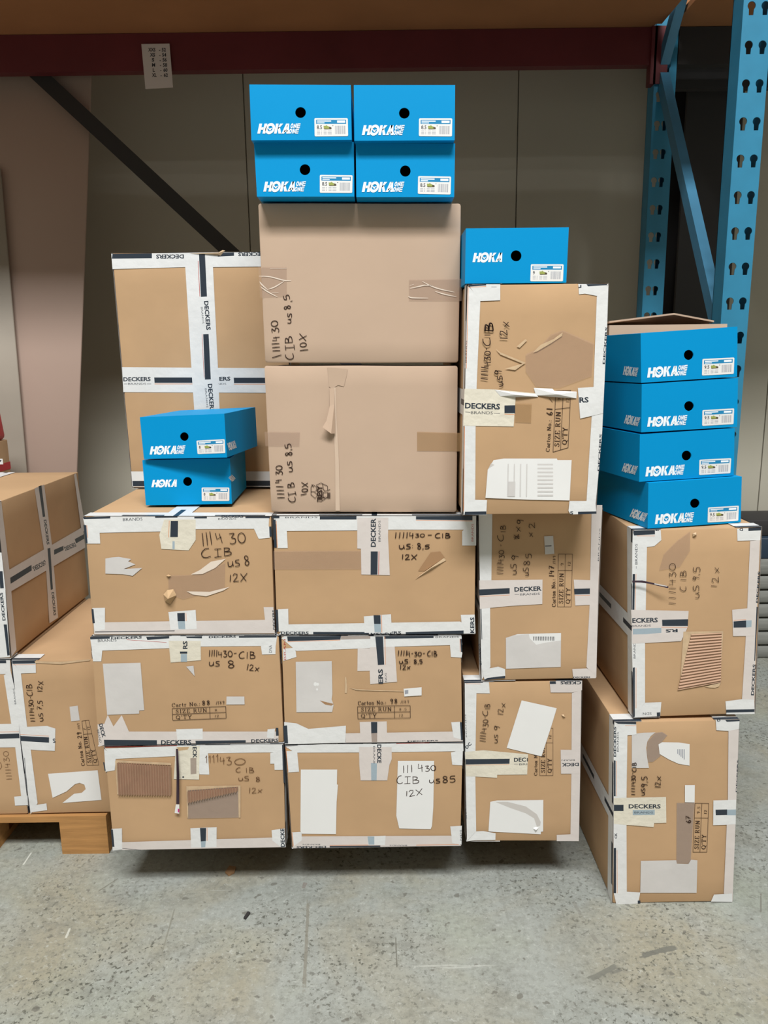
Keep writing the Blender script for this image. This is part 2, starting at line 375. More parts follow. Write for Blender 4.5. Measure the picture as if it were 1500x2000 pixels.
def stroke_text(s, table, wh, wv=None, jitter=0.0, aspect=None):
    """stroke lettering mapped to a 0..1 x 0..1 box whose length is aspect letter heights; stroke widths are fractions of the letter height"""
    items = []; x = 0.0
    for ch in s:
        wd, st = table[ch]
        dy = random.uniform(-1, 1) * jitter; sl = random.uniform(-1, 1) * jitter
        for ln in st: items.append((ch, [(p[0] + x + sl * p[1], p[1] + dy) for p in ln]))
        x += wd + 0.10
    W = max(x - 0.10, 0.05); aspect = aspect or W; k = aspect / W
    V = []; F = []
    for ch, q in items:
        q = [(a * k, b) for a, b in q]
        if len(q) > 3 and table is HAND and ch in HANDSMOOTH: q = smooth_line(q)
        if wv is None: v, f = ribbon(q, lambda t, a, b: wh * (0.8 + 0.3 * math.sin(t * 2.6 + 0.4)))
        else: v, f = ribbon(q, lambda t, a, b: wh + (wv - wh) * abs(b))
        n = len(V); V += v; F += [tuple(i + n for i in g) for g in f]
    return [(a / aspect, b) for a, b in V], F

def wordmark():
    """the slanted four-letter mark with a bird in its round letter, then the same with two stacked small words"""
    V = []; F = []
    def poly(p):
        n = len(V); V.extend(p); F.append(tuple(range(n, n + len(p))))
    def ring(cx, cy, rx, ry, ix, iy, k=24):
        n = len(V)
        for i in range(k):
            a = 2 * math.pi * i / k
            V.append((cx + rx * math.cos(a), cy + ry * math.sin(a))); V.append((cx + ix * math.cos(a), cy + iy * math.sin(a)))
        for i in range(k):
            j = (i + 1) % k; F.append((n + 2 * i, n + 2 * j, n + 2 * j + 1, n + 2 * i + 1))
    def hoka():
        poly([(0, 0), (.27, 0), (.27, 1), (0, 1)]); poly([(.50, 0), (.77, 0), (.77, 1), (.50, 1)]); poly([(.25, .38), (.52, .38), (.52, .64), (.25, .64)])
        ring(1.14, .5, .46, .56, .25, .28)
        poly([(.88, .66), (1.0, .60), (1.10, .46), (1.06, .40), (.95, .50)]); poly([(1.10, .46), (1.22, .44), (1.40, .58), (1.26, .56), (1.14, .52)])
        poly([(1.06, .40), (1.16, .30), (1.26, .36), (1.18, .47), (1.10, .47)])
        poly([(1.62, 0), (1.87, 0), (1.87, 1), (1.62, 1)]); poly([(1.84, .42), (1.98, .50), (2.32, 1), (2.02, 1)]); poly([(1.86, .60), (2.04, .68), (2.34, 0), (2.05, 0)])
        poly([(2.36, 0), (2.61, 0), (2.85, 1), (2.60, 1)]); poly([(2.66, 1), (2.91, 1), (3.07, 0), (2.82, 0)]); poly([(2.52, .17), (2.88, .17), (2.88, .36), (2.60, .36)])
    def one(x, y, s):
        ring(x + .24 * s, y + .5 * s, .27 * s, .52 * s, .12 * s, .26 * s, 16)
        a = x + .60 * s; poly([(a, y), (a + .16 * s, y), (a + .16 * s, y + s), (a, y + s)]); poly([(a + .40 * s, y), (a + .56 * s, y), (a + .56 * s, y + s), (a + .40 * s, y + s)])
        poly([(a, y + s), (a + .18 * s, y + s), (a + .56 * s, y), (a + .38 * s, y)])
        e = x + 1.26 * s; poly([(e, y), (e + .17 * s, y), (e + .17 * s, y + s), (e, y + s)])
        for t0, t1 in ((0, .22), (.40, .60), (.78, 1)): poly([(e + .15 * s, y + t0 * s), (e + .62 * s, y + t0 * s), (e + .62 * s, y + t1 * s), (e + .15 * s, y + t1 * s)])
    def pack(W):
        # slant the letters; the lowest point sits on the baseline
        return [((x + .20 * y) / W, y) for x, y in V], list(F)
    hoka(); short = pack(3.2)
    one(3.10, .54, .48); one(3.06, 0, .48)
    full = pack(4.15)
    return short, full
MARK_SHORT, MARK_FULL = wordmark()

# ------------------------------------------------------------------ surfaces that carry tape, labels and lettering
class Face:
    """a flat face of a box: a point, the outward normal, and how many layers already lie on it"""
    def __init__(s, p, n): s.p = Vector(p); s.n = Vector(n).normalized(); s.layer = 0.0005
    def put(s, px, py, off=0.0):
        return on_plane(px, py, s.p, s.n) + s.n * off

class Box:
    """a box seen in the photograph: the four corners of its front face, the distance of that face, and its depth"""
    def __init__(s, name, label, cat, D, quad, depth, yaw=0.0, x0=None, group=None, zoom=None, back=None):
        a = math.radians(yaw)
        s.d = Vector((math.sin(a), math.cos(a), 0))
        p0 = at(quad[0][0], quad[0][1], D)
        s.F = [on_plane(x, y, p0, s.d) for x, y in quad]            # TL TR BR BL
        s.B = [p + s.d * depth for p in s.F]
        if back:                                                    # back corners may sit a little off (crushed boxes)
            s.B = [p + Vector(o) for p, o in zip(s.B, back)]
        s.z = zoom or (0, 0, 1)
        base = (s.F[2] + s.F[3] + s.B[2] + s.B[3]) / 4
        base.z = min(p.z for p in s.F[2:] + s.B[2:])
        s.root = empty(name, base, label, cat, group)
        c = sum(s.F + s.B, Vector()) / 8
        def fc(a, b, d):
            n = (b - a).cross(d - a); n.normalize()
            if (a - c).dot(n) < 0: n = -n
            return Face(a, n)
        s.faces = {'F': Face(s.F[0], -s.d), 'T': fc(s.F[0], s.F[1], s.B[0]), 'R': fc(s.F[1], s.F[2], s.B[1]), 'L': fc(s.F[0], s.F[3], s.B[0]), 'B': fc(s.F[3], s.F[2], s.B[3])}
        s.edges = {'T': (s.F[0], s.F[1]), 'R': (s.F[1], s.F[2]), 'L': (s.F[0], s.F[3]), 'B': (s.F[3], s.F[2])}
        s.depth = depth; s.cur = None
    def px(s, p):
        return (s.z[0] + p[0] / s.z[2], s.z[1] + p[1] / s.z[2])
    def body(s, m, name='carton_body', r=0.004, amp=0.003, cuts=7):
        """the cardboard body: slightly sagging walls, rounded folds; the front never bulges past its plane"""
        bm = bmesh.new()
        F, B = s.F, s.B
        vs_ = [bm.verts.new(p) for p in F + B]
        for q in ((0, 1, 2, 3), (5, 4, 7, 6), (4, 5, 1, 0), (1, 5, 6, 2), (4, 0, 3, 7), (3, 2, 6, 7)): bm.faces.new([vs_[i] for i in q])
        bmesh.ops.recalc_face_normals(bm, faces=bm.faces[:])
        bmesh.ops.bevel(bm, geom=bm.edges[:], offset=r, segments=2, affect='EDGES', profile=0.5)
        bmesh.ops.subdivide_edges(bm, edges=[e for e in bm.edges if e.calc_length() > 0.03], cuts=cuts, use_grid_fill=True)
        bm.normal_update()
        seed = Vector((random.uniform(0, 50), 0, 0))
        for v in bm.verts:
            k = noise.noise(v.co * 5 + seed)
            v.co -= v.normal * amp * (0.35 if v.normal.dot(-s.d) > 0.6 else 1.0) * (0.5 + 0.5 * k)
        me = bpy.data.meshes.new(name)
        o = s.root.location
        for v in bm.verts: v.co -= o
        bm.to_mesh(me); bm.free()
        me.materials.append(m)
        me.polygons.foreach_set('use_smooth', [True] * len(me.polygons)); me.set_sharp_from_angle(angle=math.radians(40))
        ob = bpy.data.objects.new(name, me); scene.collection.objects.link(ob); ob.parent = s.root
        s.bodyob = ob
        return ob
    # ---- pieces stuck on a face; points are pixels of the photograph in the zoomed frame s.z
    def piece(s, name, pts, m, face='F', label=None, parent=None, lift=0.00006):
        fc = s.faces[face]; fc.layer += lift
        v = [fc.put(*s.px(p), fc.layer + (p[2] if len(p) > 2 else 0)) for p in pts]
        o = make(name, v, [tuple(range(len(v)))], m, parent or s.root, label=label)
        o.data.update()
        if o.data.polygons[0].normal.dot(fc.n) < 0: o.data.flip_normals()
        return o
    def fan(s, name, pts, centre, m, face='F', label=None):
        """a raised scrap: rim on the face, centre lifted"""
        fc = s.faces[face]; fc.layer += 0.0002
        v = [fc.put(*s.px(p), fc.layer + (p[2] if len(p) > 2 else 0)) for p in pts] + [fc.put(*s.px(centre), fc.layer + centre[2])]
        n = len(pts)
        return make(name, v, [(i, (i + 1) % n, n) for i in range(n)], m, s.root, label=label)
    def tape(s, pts, m='tape', face='F', label=None):
        s.cur = s.piece('packing_tape', pts, M[m], face, label); s.curface = face; s.acc = ([], [], []); s.cm = []
        return s
    def _acc(s, v, f, m):
        fc = s.faces[s.curface]
        n = len(s.acc[0]); s.acc[0].extend(v); s.acc[1].extend([tuple(i + n for i in q) for q in f])
        if m not in s.cm: s.cm.append(m)
        s.acc[2].extend([s.cm.index(m)] * len(f))
        return s
    def bar(s, pts, m='ink'):
        fc = s.faces[s.curface]
        return s._acc([fc.put(*s.px(p), fc.layer + 0.00003) for p in pts], [tuple(range(len(pts)))], m)
    def line(s, p0, p1, m='orange', wd=4):
        d = (p1[0] - p0[0], p1[1] - p0[1]); l = math.hypot(*d); nx, ny = -d[1] / l * wd / 2, d[0] / l * wd / 2
        return s.bar([(p0[0] + nx, p0[1] + ny), (p1[0] + nx, p1[1] + ny), (p1[0] - nx, p1[1] - ny), (p0[0] - nx, p0[1] - ny)], m)
    def _map(s, v, p0, p1, h, face, off):
        """map a 0..1 lettering box so that its baseline runs p0 -> p1 (pixels) and its height is h"""
        dx, dy = p1[0] - p0[0], p1[1] - p0[1]; l = math.hypot(dx, dy); ux, uy = dy / l * h, -dx / l * h
        return [s.faces[face].put(*s.px((p0[0] + dx * a + ux * b, p0[1] + dy * a + uy * b)), off) for a, b in v]
    def word(s, t, p0, p1, h, bold=0.035, m='ink'):
        v, f = glyph_text(t, bold)
        fc = s.faces[s.curface]
        return s._acc(s._map(v, p0, p1, h, s.curface, fc.layer + 0.00004), f, m)
    def done(s, name='tape_print'):
        if s.cur and s.acc[0]:
            o = make(name, s.acc[0], s.acc[1], [M[k] for k in s.cm], s.cur)
            o.data.polygons.foreach_set('material_index', s.acc[2])
            # children of a part: vertices are kept relative to the top-level thing
        s.cur = None
        return s
    def hand(s, rows, wd=0.085, m='pen', face='F', name='handwriting'):
        """one written note: rows of (text, baseline start, baseline end, height)"""
        fc = s.faces[face]; fc.layer += 0.00008
        V = []; Fc = []
        for t, p0, p1, h in rows:
            l = math.hypot(p1[0] - p0[0], p1[1] - p0[1])
            v, f = stroke_text(t, HAND, wd * 55.0 / max(h, 30), None, 0.03, l / h)
            n = len(V); V += s._map(v, p0, p1, h, face, fc.layer)
            Fc += [tuple(i + n for i in q) for q in f]
        return make(name, V, Fc, M[m], s.root)
    def stamp(s, no, quad, size, qty, noline, split=0.72, face='F'):
        """printed carton stamp: the number line, then a ruled table of size run and quantity. quad = TL TR BR BL in reading order"""
        fc = s.faces[face]; fc.layer += 0.00008; off = fc.layer
        TL, TR, BR, BL = [Vector((p[0], p[1])) for p in quad]
        V = []; Fc = []
        def P(u, v): return (TL * (1 - u) + TR * u) * (1 - v) + (BL * (1 - u) + BR * u) * v
        def add(v, f):
            n = len(V); V.extend(v); Fc.extend([tuple(i + n for i in q) for q in f])
        def rule(a, b, t=3.2):
            a = P(*a); b = P(*b); d = (b - a).normalized(); nn = Vector((-d.y, d.x)) * t / 2
            add([fc.put(*s.px(p), off) for p in (a + nn, b + nn, b - nn, a - nn)], [(0, 1, 2, 3)])
        for a, b in (((0, 0), (1, 0)), ((0, 1), (1, 1)), ((0, .5), (1, .5)), ((0, 0), (0, 1)), ((1, 0), (1, 1)), ((split, 0), (split, 1))): rule(a, b)
        hh = (BL - TL).length
        def txt(t, a, b, h, wh=.07, wv=.17):
            a = P(*a); b = P(*b)
            v, f = stroke_text(t, SERIF, wh, wv, 0.0, (b - a).length / h)
            add(s._map(v, (a.x, a.y), (b.x, b.y), h, face, off), f)
        txt('SIZE RUN', (.06, .40), (split - .05, .40), hh * .30); txt("Q'TY", (.06, .90), (.36, .90), hh * .30)
        if size: txt(size, (split + .09, .38), (split + .09 + .045 * len(size) + .02, .38), hh * .20)
        if qty: txt(qty, (split + .09, .88), (split + .18, .88), hh * .20)
        for t, p0, p1, h, wh, wv in noline:
            v, f = stroke_text(t, SERIF, wh, wv, 0.0, math.hypot(p1[0] - p0[0], p1[1] - p0[1]) / h)
            add(s._map(v, p0, p1, h, face, off), f)
        return make('printed_stamp', V, Fc, M['stamp'], s.root)
    def label(s, pts, m='paper', face='F', name='paper_label', label=None):
        return s.piece(name, pts, M[m], face, label)
    def wrap(s, edge, w0=0.0, w1=0.045, f0=0.0, f1=1.0, phase=0.0, m='tape'):
        """the other half of an edge tape, folded onto the neighbouring face, with its printed bars"""
        fc = s.faces[edge]; a, b = s.edges[edge]; e = b - a; L = e.length; e.normalize()
        q = lambda t, w, off: a + e * t + s.d * w + fc.n * off
        fc.layer += 0.00006; o = fc.layer
        tp = make('packing_tape', [q(f0 * L, w0, o), q(f1 * L, w0, o), q(f1 * L, w1, o), q(f0 * L, w1, o)], [(0, 1, 2, 3)], M[m], s.root)
        V = []; F_ = []; t = f0 * L - phase * 0.24
        while t < f1 * L:
            x0, x1 = max(t, f0 * L), min(t + 0.13, f1 * L)
            if x1 - x0 > 0.01:
                n = len(V); V += [q(x0, w0 + .001, o + .00003), q(x1, w0 + .001, o + .00003), q(x1, w0 + .013, o + .00003), q(x0, w0 + .013, o + .00003)]; F_.append((n, n + 1, n + 2, n + 3))
            t += 0.24
        if F_: make('tape_print', V, F_, M['ink'], tp)
        return s
    def seam(s, edge, pos=0.5, wd=0.062, phase=0.2, d0=0.0, d1=None, m='tape'):
        """the tape over the flap seam: runs back over a neighbouring face"""
        fc = s.faces[edge]; a, b = s.edges[edge]; e = b - a; c = a + e * pos; e.normalize()
        d1 = d1 or s.depth - 0.004
        q = lambda t, w, off: c + e * t + s.d * w + fc.n * off
        fc.layer += 0.00006; o = fc.layer; h = wd / 2
        tp = make('packing_tape', [q(-h, d0, o), q(h, d0, o), q(h, d1, o), q(-h, d1, o)], [(0, 1, 2, 3)], M[m], s.root)
        V = []; F_ = []; t = d0 - phase * 0.24
        while t < d1:
            x0, x1 = max(t, d0), min(t + 0.13, d1)
            if x1 - x0 > 0.01:
                n = len(V); V += [q(-.007, x0, o + .00003), q(.007, x0, o + .00003), q(.007, x1, o + .00003), q(-.007, x1, o + .00003)]; F_.append((n, n + 1, n + 2, n + 3))
            t += 0.24
        make('tape_print', V, F_, M['ink'], tp)
        return s
    def fluting(s, corners, n, face='F', amp=0.0034, label='exposed corrugated layer'):
        """torn-open liner: real flutes running from edge c0-c3 to edge c1-c2 side by side along c0->c1"""
        fc = s.faces[face]; fc.layer += 0.00008
        c = [Vector((p[0], p[1])) for p in corners]; K = n * 8
        V = []
        for i in range(K + 1):
            t = i / K; z = amp * (0.5 + 0.5 * math.sin(2 * math.pi * n * t)) + fc.layer
            for a, b in ((c[0], c[1]), (c[3], c[2])):
                p = a.lerp(b, t); V.append(fc.put(*s.px(p), z))
        o = make('torn_patch', V, [(2 * i, 2 * i + 1, 2 * i + 3, 2 * i + 2) for i in range(K)], M['flute'], s.root, smooth=True, label=label)
        return o

# the printed sub-parts are children of a tape, whose own origin equals the carton's: nothing more to offset
def zoom(x0, y0, x1, wpx): return (x0, y0, wpx / (x1 - x0))

# ------------------------------------------------------------------ the setting
def structure(name, vf, m, **k):
    o = make(name, vf[0], vf[1], m, **k); o['kind'] = 'structure'; return o
structure('floor', box_vf(-6, 6, -9, 4.2, -0.1, 0.0), floor_material())
structure('ceiling', box_vf(-6, 6, -9, 4.05, 9.0, 9.1), M['hall'])
structure('wall_left', box_vf(-6.1, -6, -9, 4.05, 0, 9.0), M['hall'])
structure('wall_right', box_vf(6, 6.1, -9, 4.05, 0, 9.0), M['hall'])
structure('wall_front', box_vf(-6, 6, -9.1, -9, 0, 9.0), M['hall'])
b = MB(); x = -5.84
while x < 5.5:
    b.box(x + 0.003, x + 1.297, 3.95, 4.03, 0.0, 9.0); x += 1.30
b.box(-6, 6, 3.965, 4.05, 0, 9.0)
wall = b.make('wall_back', M['wall']); wall['kind'] = 'structure'
# dark steel column of the building and the tie between the columns, behind the rack
b = MB(); b.box(1.385, 1.64, 3.74, 3.76, 0, 9.0); b.box(1.385, 1.64, 3.92, 3.945, 0, 9.0); b.box(1.50, 1.525, 3.76, 3.92, 0, 9.0)
o = b.make('trim_1', M['column']); o['kind'] = 'structure'
b = MB(); b.box(1.225, 1.80, 3.60, 3.64, 2.62, 2.80)
b.box(1.22, 1.85, 3.60, 3.735, 2.795, 2.81)
o = b.make('trim_2', M['column']); o['kind'] = 'structure'

# ------------------------------------------------------------------ the stacked cartons
G = 'taped brown cartons in the stack'
CARD = M['card']

# --- left column
c = Box('carton', 'brown taped carton marked US 8, with a torn-out knob, top of the left column', 'carton', 1.94,
        ((164, 1008), (530, 1008), (537, 1239), (181, 1241)), 0.69, group=G, zoom=zoom(150, 960, 560, 1500))
c.body(CARD)
c.wrap('T', phase=.6).wrap('B').wrap('L', f0=0, f1=.18).wrap('R', f0=0, f1=.18).seam('T', .49)
c.tape([(45, 190), (130, 178), (700, 178), (1375, 180), (1370, 265), (840, 268), (600, 285), (70, 297)], 'tape').bar([(45, 183), (240, 178), (240, 192), (50, 198)]).bar([(560, 178), (720, 177), (720, 186), (560, 188)]).bar([(840, 180), (930, 179), (930, 192), (840, 192)]).bar([(1205, 178), (1380, 178), (1380, 190), (1205, 190)]) \
 .word('BRANDS', (330, 212), (470, 206), 22, .0).word('DECKERS', (1035, 186), (1190, 186), 16).word('BRANDS', (1010, 202), (1140, 200), 12, .0).done()
c.tape([(625, 200), (850, 200), (850, 345), (800, 420), (605, 410), (590, 310)], 'tape_aged').bar([(672, 210), (724, 210), (722, 325), (668, 325)]).line((661, 208), (656, 328)).bar([(684, 355), (700, 355), (700, 412), (684, 412)], 'tape_blue').done()
c.tape([(70, 230), (160, 232), (168, 372), (72, 372)]).bar([(48, 238), (68, 240), (78, 370), (64, 370)]).line((72, 240), (80, 330)).done()
c.tape([(1265, 262), (1375, 250), (1380, 330), (1300, 338)]).bar([(1375, 250), (1390, 250), (1394, 320), (1378, 322)]).done()
c.tape([(120, 935), (1410, 915), (1415, 1012), (125, 1020)], 'tape_thin').bar([(130, 1000), (700, 992), (700, 997), (130, 1006)]).done()
c.tape([(112, 832), (202, 830), (202, 985), (128, 1000)]).bar([(105, 840), (120, 840), (130, 940), (113, 940)]).done()
c.tape([(1335, 825), (1405, 825), (1415, 980), (1350, 965)], 'tape_thin').word('DECKERS', (1418, 985), (1412, 845), 15).done()
c.tape([(655, 860), (850, 845), (858, 982), (670, 988)]).bar([(718, 868), (772, 866), (773, 926), (721, 926)]).line((780, 868), (782, 925)).bar([(722, 926), (773, 926), (776, 982), (728, 982)], 'tape_blue').done()
c.label([(205, 478), (250, 470), (300, 466), (390, 482), (368, 498), (420, 520), (335, 553), (468, 545), (400, 602), (330, 590), (205, 586)], 'paper_grey', name='torn_patch')
c.label([(655, 600), (850, 592), (980, 545), (1062, 505), (1058, 690), (760, 770), (690, 745), (655, 690)], 'tape_clear', name='clear_tape')
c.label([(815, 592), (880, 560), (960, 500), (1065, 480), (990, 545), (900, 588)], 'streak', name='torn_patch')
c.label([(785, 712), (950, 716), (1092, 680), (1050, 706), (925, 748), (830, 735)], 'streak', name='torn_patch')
c.fan('torn_patch', [(620, 735), (648, 702), (692, 697), (713, 740), (670, 805), (632, 785)], (668, 748, .022), M['card_torn'], label='raised knob of torn cardboard')
c.fan('torn_patch', [(640, 600), (655, 590), (676, 602), (652, 614)], (658, 600, .006), M['card_torn'])
c.hand([('111', (900, 388), (978, 375), 95), ('4', (1012, 375), (1055, 360), 82), ('30', (1095, 375), (1212, 362), 78), ('C', (892, 478), (965, 468), 68), ('IB', (985, 468), (1108, 455), 58), ('us', (1080, 538), (1168, 528), 62), ('8', (1200, 528), (1240, 524), 72), ('1', (1092, 642), (1105, 642), 50), ('2X', (1118, 645), (1222, 640), 60)], .10)

c = Box('carton', 'brown taped carton with a square blank label and stamp 88, middle of the left column', 'carton', 1.94,
        ((177, 1244), (545, 1242), (555, 1450), (191, 1457)), 0.69, group=G, zoom=zoom(160, 1220, 560, 1500))
c.body(CARD)
c.wrap('T', phase=.3).wrap('B').wrap('L', f0=0, f1=.2).wrap('R', f0=0, f1=.2).seam('T', .49)
c.tape([(60, 95), (320, 84), (1430, 84), (1420, 155), (870, 160), (640, 172), (75, 192)]).bar([(60, 92), (205, 88), (205, 102), (62, 108)]).bar([(470, 88), (640, 84), (640, 100), (480, 112)]).bar([(760, 86), (880, 84), (880, 100), (770, 98)]).bar([(1150, 84), (1425, 82), (1425, 94), (1150, 96)]).word('DECKERS', (215, 106), (440, 100), 16).word('DECKERS', (930, 98), (1130, 94), 14).word('BRANDS', (118, 128), (255, 122), 20, .0).line((330, 110), (620, 130), 'red', 3).done()
c.tape([(635, 118), (870, 118), (872, 260), (650, 277)], 'tape_aged').word('RS', (772, 178), (772, 120), 32).bar([(718, 196), (772, 196), (772, 212), (718, 212)]).bar([(725, 214), (770, 214), (770, 272), (725, 272)], 'tape_blue').done()
c.tape([(72, 190), (150, 186), (142, 268), (82, 268)]).done()
c.tape([(1310, 150), (1420, 140), (1418, 216), (1320, 218)]).word('DNA', (1392, 205), (1392, 150), 22, .0).done()
c.tape([(115, 730), (165, 725), (190, 660), (232, 745), (292, 662), (345, 782), (1440, 782), (1440, 858), (165, 880), (125, 893)], 'tape_thin').bar([(162, 842), (550, 845), (550, 880), (165, 884)]).word('DECKERS', (580, 878), (802, 876), 32).bar([(832, 850), (1200, 845), (1200, 862), (835, 872)]).word('DECKERS', (1240, 862), (1440, 856), 22).word('DECK', (125, 728), (150, 828), 26).word('BRAND', (110, 770), (132, 866), 15, .0).done()
c.tape([(690, 765), (885, 760), (885, 838), (700, 842)]).done()
c.tape([(1360, 765), (1415, 760), (1405, 832), (1355, 826)]).bar([(1420, 755), (1438, 755), (1442, 812), (1422, 814)]).done()
c.label([(153, 285), (430, 278), (457, 625), (420, 628), (420, 650), (186, 660)], 'paper_grey')
c.label([(764, 306), (818, 300), (826, 376)], 'paper_grey', name='torn_patch')
c.label([(1060, 525), (1190, 525), (1192, 583), (1058, 584)], 'paper_grey')
c.stamp('88', ((662, 613), (1053, 597), (1057, 684), (666, 700)), '8', '12', [('Cartr No.:', (660, 602), (868, 590), 26, .07, .17), ('88', (882, 590), (945, 586), 34, .14, .18), ('/189', (982, 584), (1048, 580), 24, .07, .13)], split=.70)
c.hand([('1111', (930, 232), (995, 232), 48), ('430', (1000, 240), (1105, 232), 46), ('-', (1110, 228), (1140, 226), 40), ('CiB', (1148, 248), (1270, 248), 52), ('us', (930, 302), (1010, 304), 50), ('8', (1068, 318), (1125, 314), 56), ('12x', (1205, 330), (1298, 342), 46)], .10)

c = Box('carton', 'brown carton with two torn corrugated patches and dangling strap, bottom of the left column', 'carton', 1.94,
        ((203, 1460), (554, 1453), (558, 1654), (221, 1660)), 0.69, group=G, zoom=zoom(190, 1430, 580, 1500))
c.body(CARD)
c.wrap('T', phase=.1).wrap('B').wrap('L', f0=0, f1=.25).wrap('R').seam('T', .5).seam('B', .5)
c.tape([(55, 122), (640, 102), (1395, 90), (1390, 150), (835, 158), (575, 180), (135, 200)]).line((60, 112), (600, 100), 'red', 3).done()
c.tape([(52, 125), (140, 190), (132, 285), (62, 297)]).bar([(44, 225), (54, 225), (64, 290), (56, 290)]).done()
c.tape([(745, 95), (830, 130), (842, 318), (768, 316)]).done()
c.tape([(590, 112), (770, 102), (765, 355), (575, 352)], 'tape_aged').bar([(700, 195), (745, 192), (745, 312), (702, 316)], 'tape_grey').word('ECK', (718, 110), (720, 195), 28).bar([(640, 330), (652, 330), (652, 342), (640, 342)]).done()
c.label([(600, 112), (690, 110), (680, 130), (610, 140)], 'card_torn', name='torn_patch')
c.tape([(1300, 155), (1390, 140), (1394, 282), (1332, 282), (1330, 236), (1300, 236)]).bar([(1388, 95), (1400, 95), (1410, 380), (1400, 380)]).done()
c.tape([(185, 825), (1310, 790), (1410, 850), (1400, 862), (185, 884)], 'tape_thin').line((190, 872), (330, 884), 'ink', 3).done()
c.tape([(108, 725), (186, 720), (188, 880), (116, 888)]).bar([(103, 730), (118, 730), (130, 860), (114, 860)]).done()
c.tape([(700, 720), (898, 712), (896, 862), (706, 866)]).bar([(772, 718), (818, 718), (816, 816), (778, 820)]).line((825, 718), (825, 815)).bar([(778, 820), (816, 816), (812, 862), (782, 864)], 'tape_blue').done()
c.tape([(1310, 735), (1408, 720), (1414, 862), (1380, 862), (1315, 812)]).word('DECKE', (1408, 860), (1404, 722), 28).done()
c.label([(676, 408), (1064, 402), (1064, 640), (680, 648)], 'tape_grey', name='clear_tape')
c.fluting([(150, 222), (555, 248), (560, 470), (162, 466)], 21, amp=.007)
c.label([(135, 212), (150, 209), (166, 465), (151, 466)], 'card_scuff', name='torn_patch')
c.label([(150, 209), (400, 222), (553, 228), (556, 247), (150, 228)], 'card_scuff', name='torn_patch')
c.fluting([(678, 436), (1056, 406), (1056, 440), (682, 526)], 19, amp=.007)
c.label([(668, 404), (1076, 398), (1056, 408), (680, 436)], 'card_scuff', name='torn_patch')
c.label([(1058, 400), (1077, 400), (1076, 640), (1063, 640)], 'card_scuff', name='torn_patch')
c.label([(670, 405), (681, 405), (684, 640), (676, 640)], 'card_scuff', name='torn_patch')
st = c.piece('strap', [(595, 118, .004), (610, 118, .004), (624, 300, .010), (623, 525, .008), (600, 525, .008), (604, 300, .010)], M['purple'])
c.piece('strap_end', [(597, 528, .008), (623, 528, .008), (622, 597, .008), (588, 592, .008)], M['paper'], label='white strap end')
c.piece('strap_mark', [(612, 560, .0085), (622, 560, .0085), (622, 585, .0085), (612, 585, .0085)], M['cord_end'])
c.hand([('ll', (815, 228), (860, 225), 55), ('ll', (868, 228), (920, 222), 58), ('4', (922, 240), (965, 238), 58), ('3', (975, 245), (1015, 240), 60), ('0', (1030, 245), (1118, 240), 50), ('C', (1040, 300), (1080, 300), 36), ('iB', (1115, 302), (1178, 300), 38), ('uS', (1060, 362), (1142, 362), 38), ('8', (1190, 370), (1228, 368), 34), ('12x', (1138, 455), (1240, 455), 42)], .075, 'pen_thin')

# --- middle column
c = Box('carton', 'wide brown taped carton with a gouged dent, top of the middle column', 'carton', 1.94,
        ((532, 1007), (930, 1007), (928, 1238), (540, 1240)), 0.69, group=G, zoom=zoom(520, 980, 950, 1500))
c.body(CARD)
c.wrap('T', phase=.5).wrap('B').wrap('L', f0=0, f1=.2).wrap('R', f0=0, f1=.2).seam('T', .5)
c.tape([(48, 98), (1430, 96), (1430, 190), (850, 190), (630, 195), (140, 198), (60, 150)]).bar([(42, 98), (90, 97), (90, 112), (44, 114)]).bar([(365, 98), (615, 97), (615, 121), (365, 121)]).bar([(1020, 98), (1405, 96), (1405, 126), (1020, 121)]).line((1020, 126), (1405, 131)).word('BRANDS', (130, 112), (350, 110), 10, .0).done()
c.tape([(66, 128), (90, 128), (140, 195), (147, 315), (76, 315)]).bar([(46, 122), (64, 120), (72, 312), (54, 312)]).line((68, 130), (76, 312)).done()
c.tape([(1335, 200), (1395, 150), (1430, 118), (1430, 298), (1335, 298)]).word('BRANDS', (1412, 270), (1412, 150), 14, .0, 'red').done()
c.tape([(620, 108), (832, 108), (830, 240), (842, 500), (648, 495), (645, 320), (620, 318)], 'tape_thin').word('DECKER', (745, 308), (745, 112), 32).word('BRANDS', (779, 272), (779, 128), 15, .0).bar([(712, 338), (760, 338), (757, 496), (711, 496)]).line((768, 338), (766, 496), 'red').done()
c.tape([(150, 835), (1320, 815), (1425, 880), (1425, 897), (85, 903)]).bar([(320, 886), (700, 887), (700, 902), (320, 902)]).bar([(950, 888), (1345, 876), (1345, 898), (950, 902)]).word('DECKERS', (100, 902), (290, 902), 18).word('DECKERS', (712, 901), (920, 900), 18).done()
c.tape([(665, 780), (850, 765), (856, 890), (670, 892)]).bar([(731, 772), (778, 772), (780, 832), (735, 832)]).line((786, 772), (788, 890)).bar([(735, 833), (780, 832), (784, 888), (738, 888)], 'tape_blue').done()
c.tape([(80, 732), (150, 728), (153, 880), (86, 884)]).bar([(62, 735), (80, 735), (84, 885), (70, 885)]).done()
c.tape([(1325, 770), (1420, 768), (1425, 895), (1385, 898), (1330, 820)]).word('KERS', (1416, 893), (1416, 786), 26).done()
c.label([(50, 335), (645, 333), (645, 460), (52, 462)], 'tape_clear', name='clear_tape')
c.label([(1035, 470), (1120, 345), (1185, 338), (1215, 378), (1080, 470)], 'card_dark', name='torn_patch')
c.fan('torn_patch', [(1010, 530), (1060, 490), (1210, 382), (1226, 398), (1110, 470)], (1120, 448, .006), M['card_scuff'])
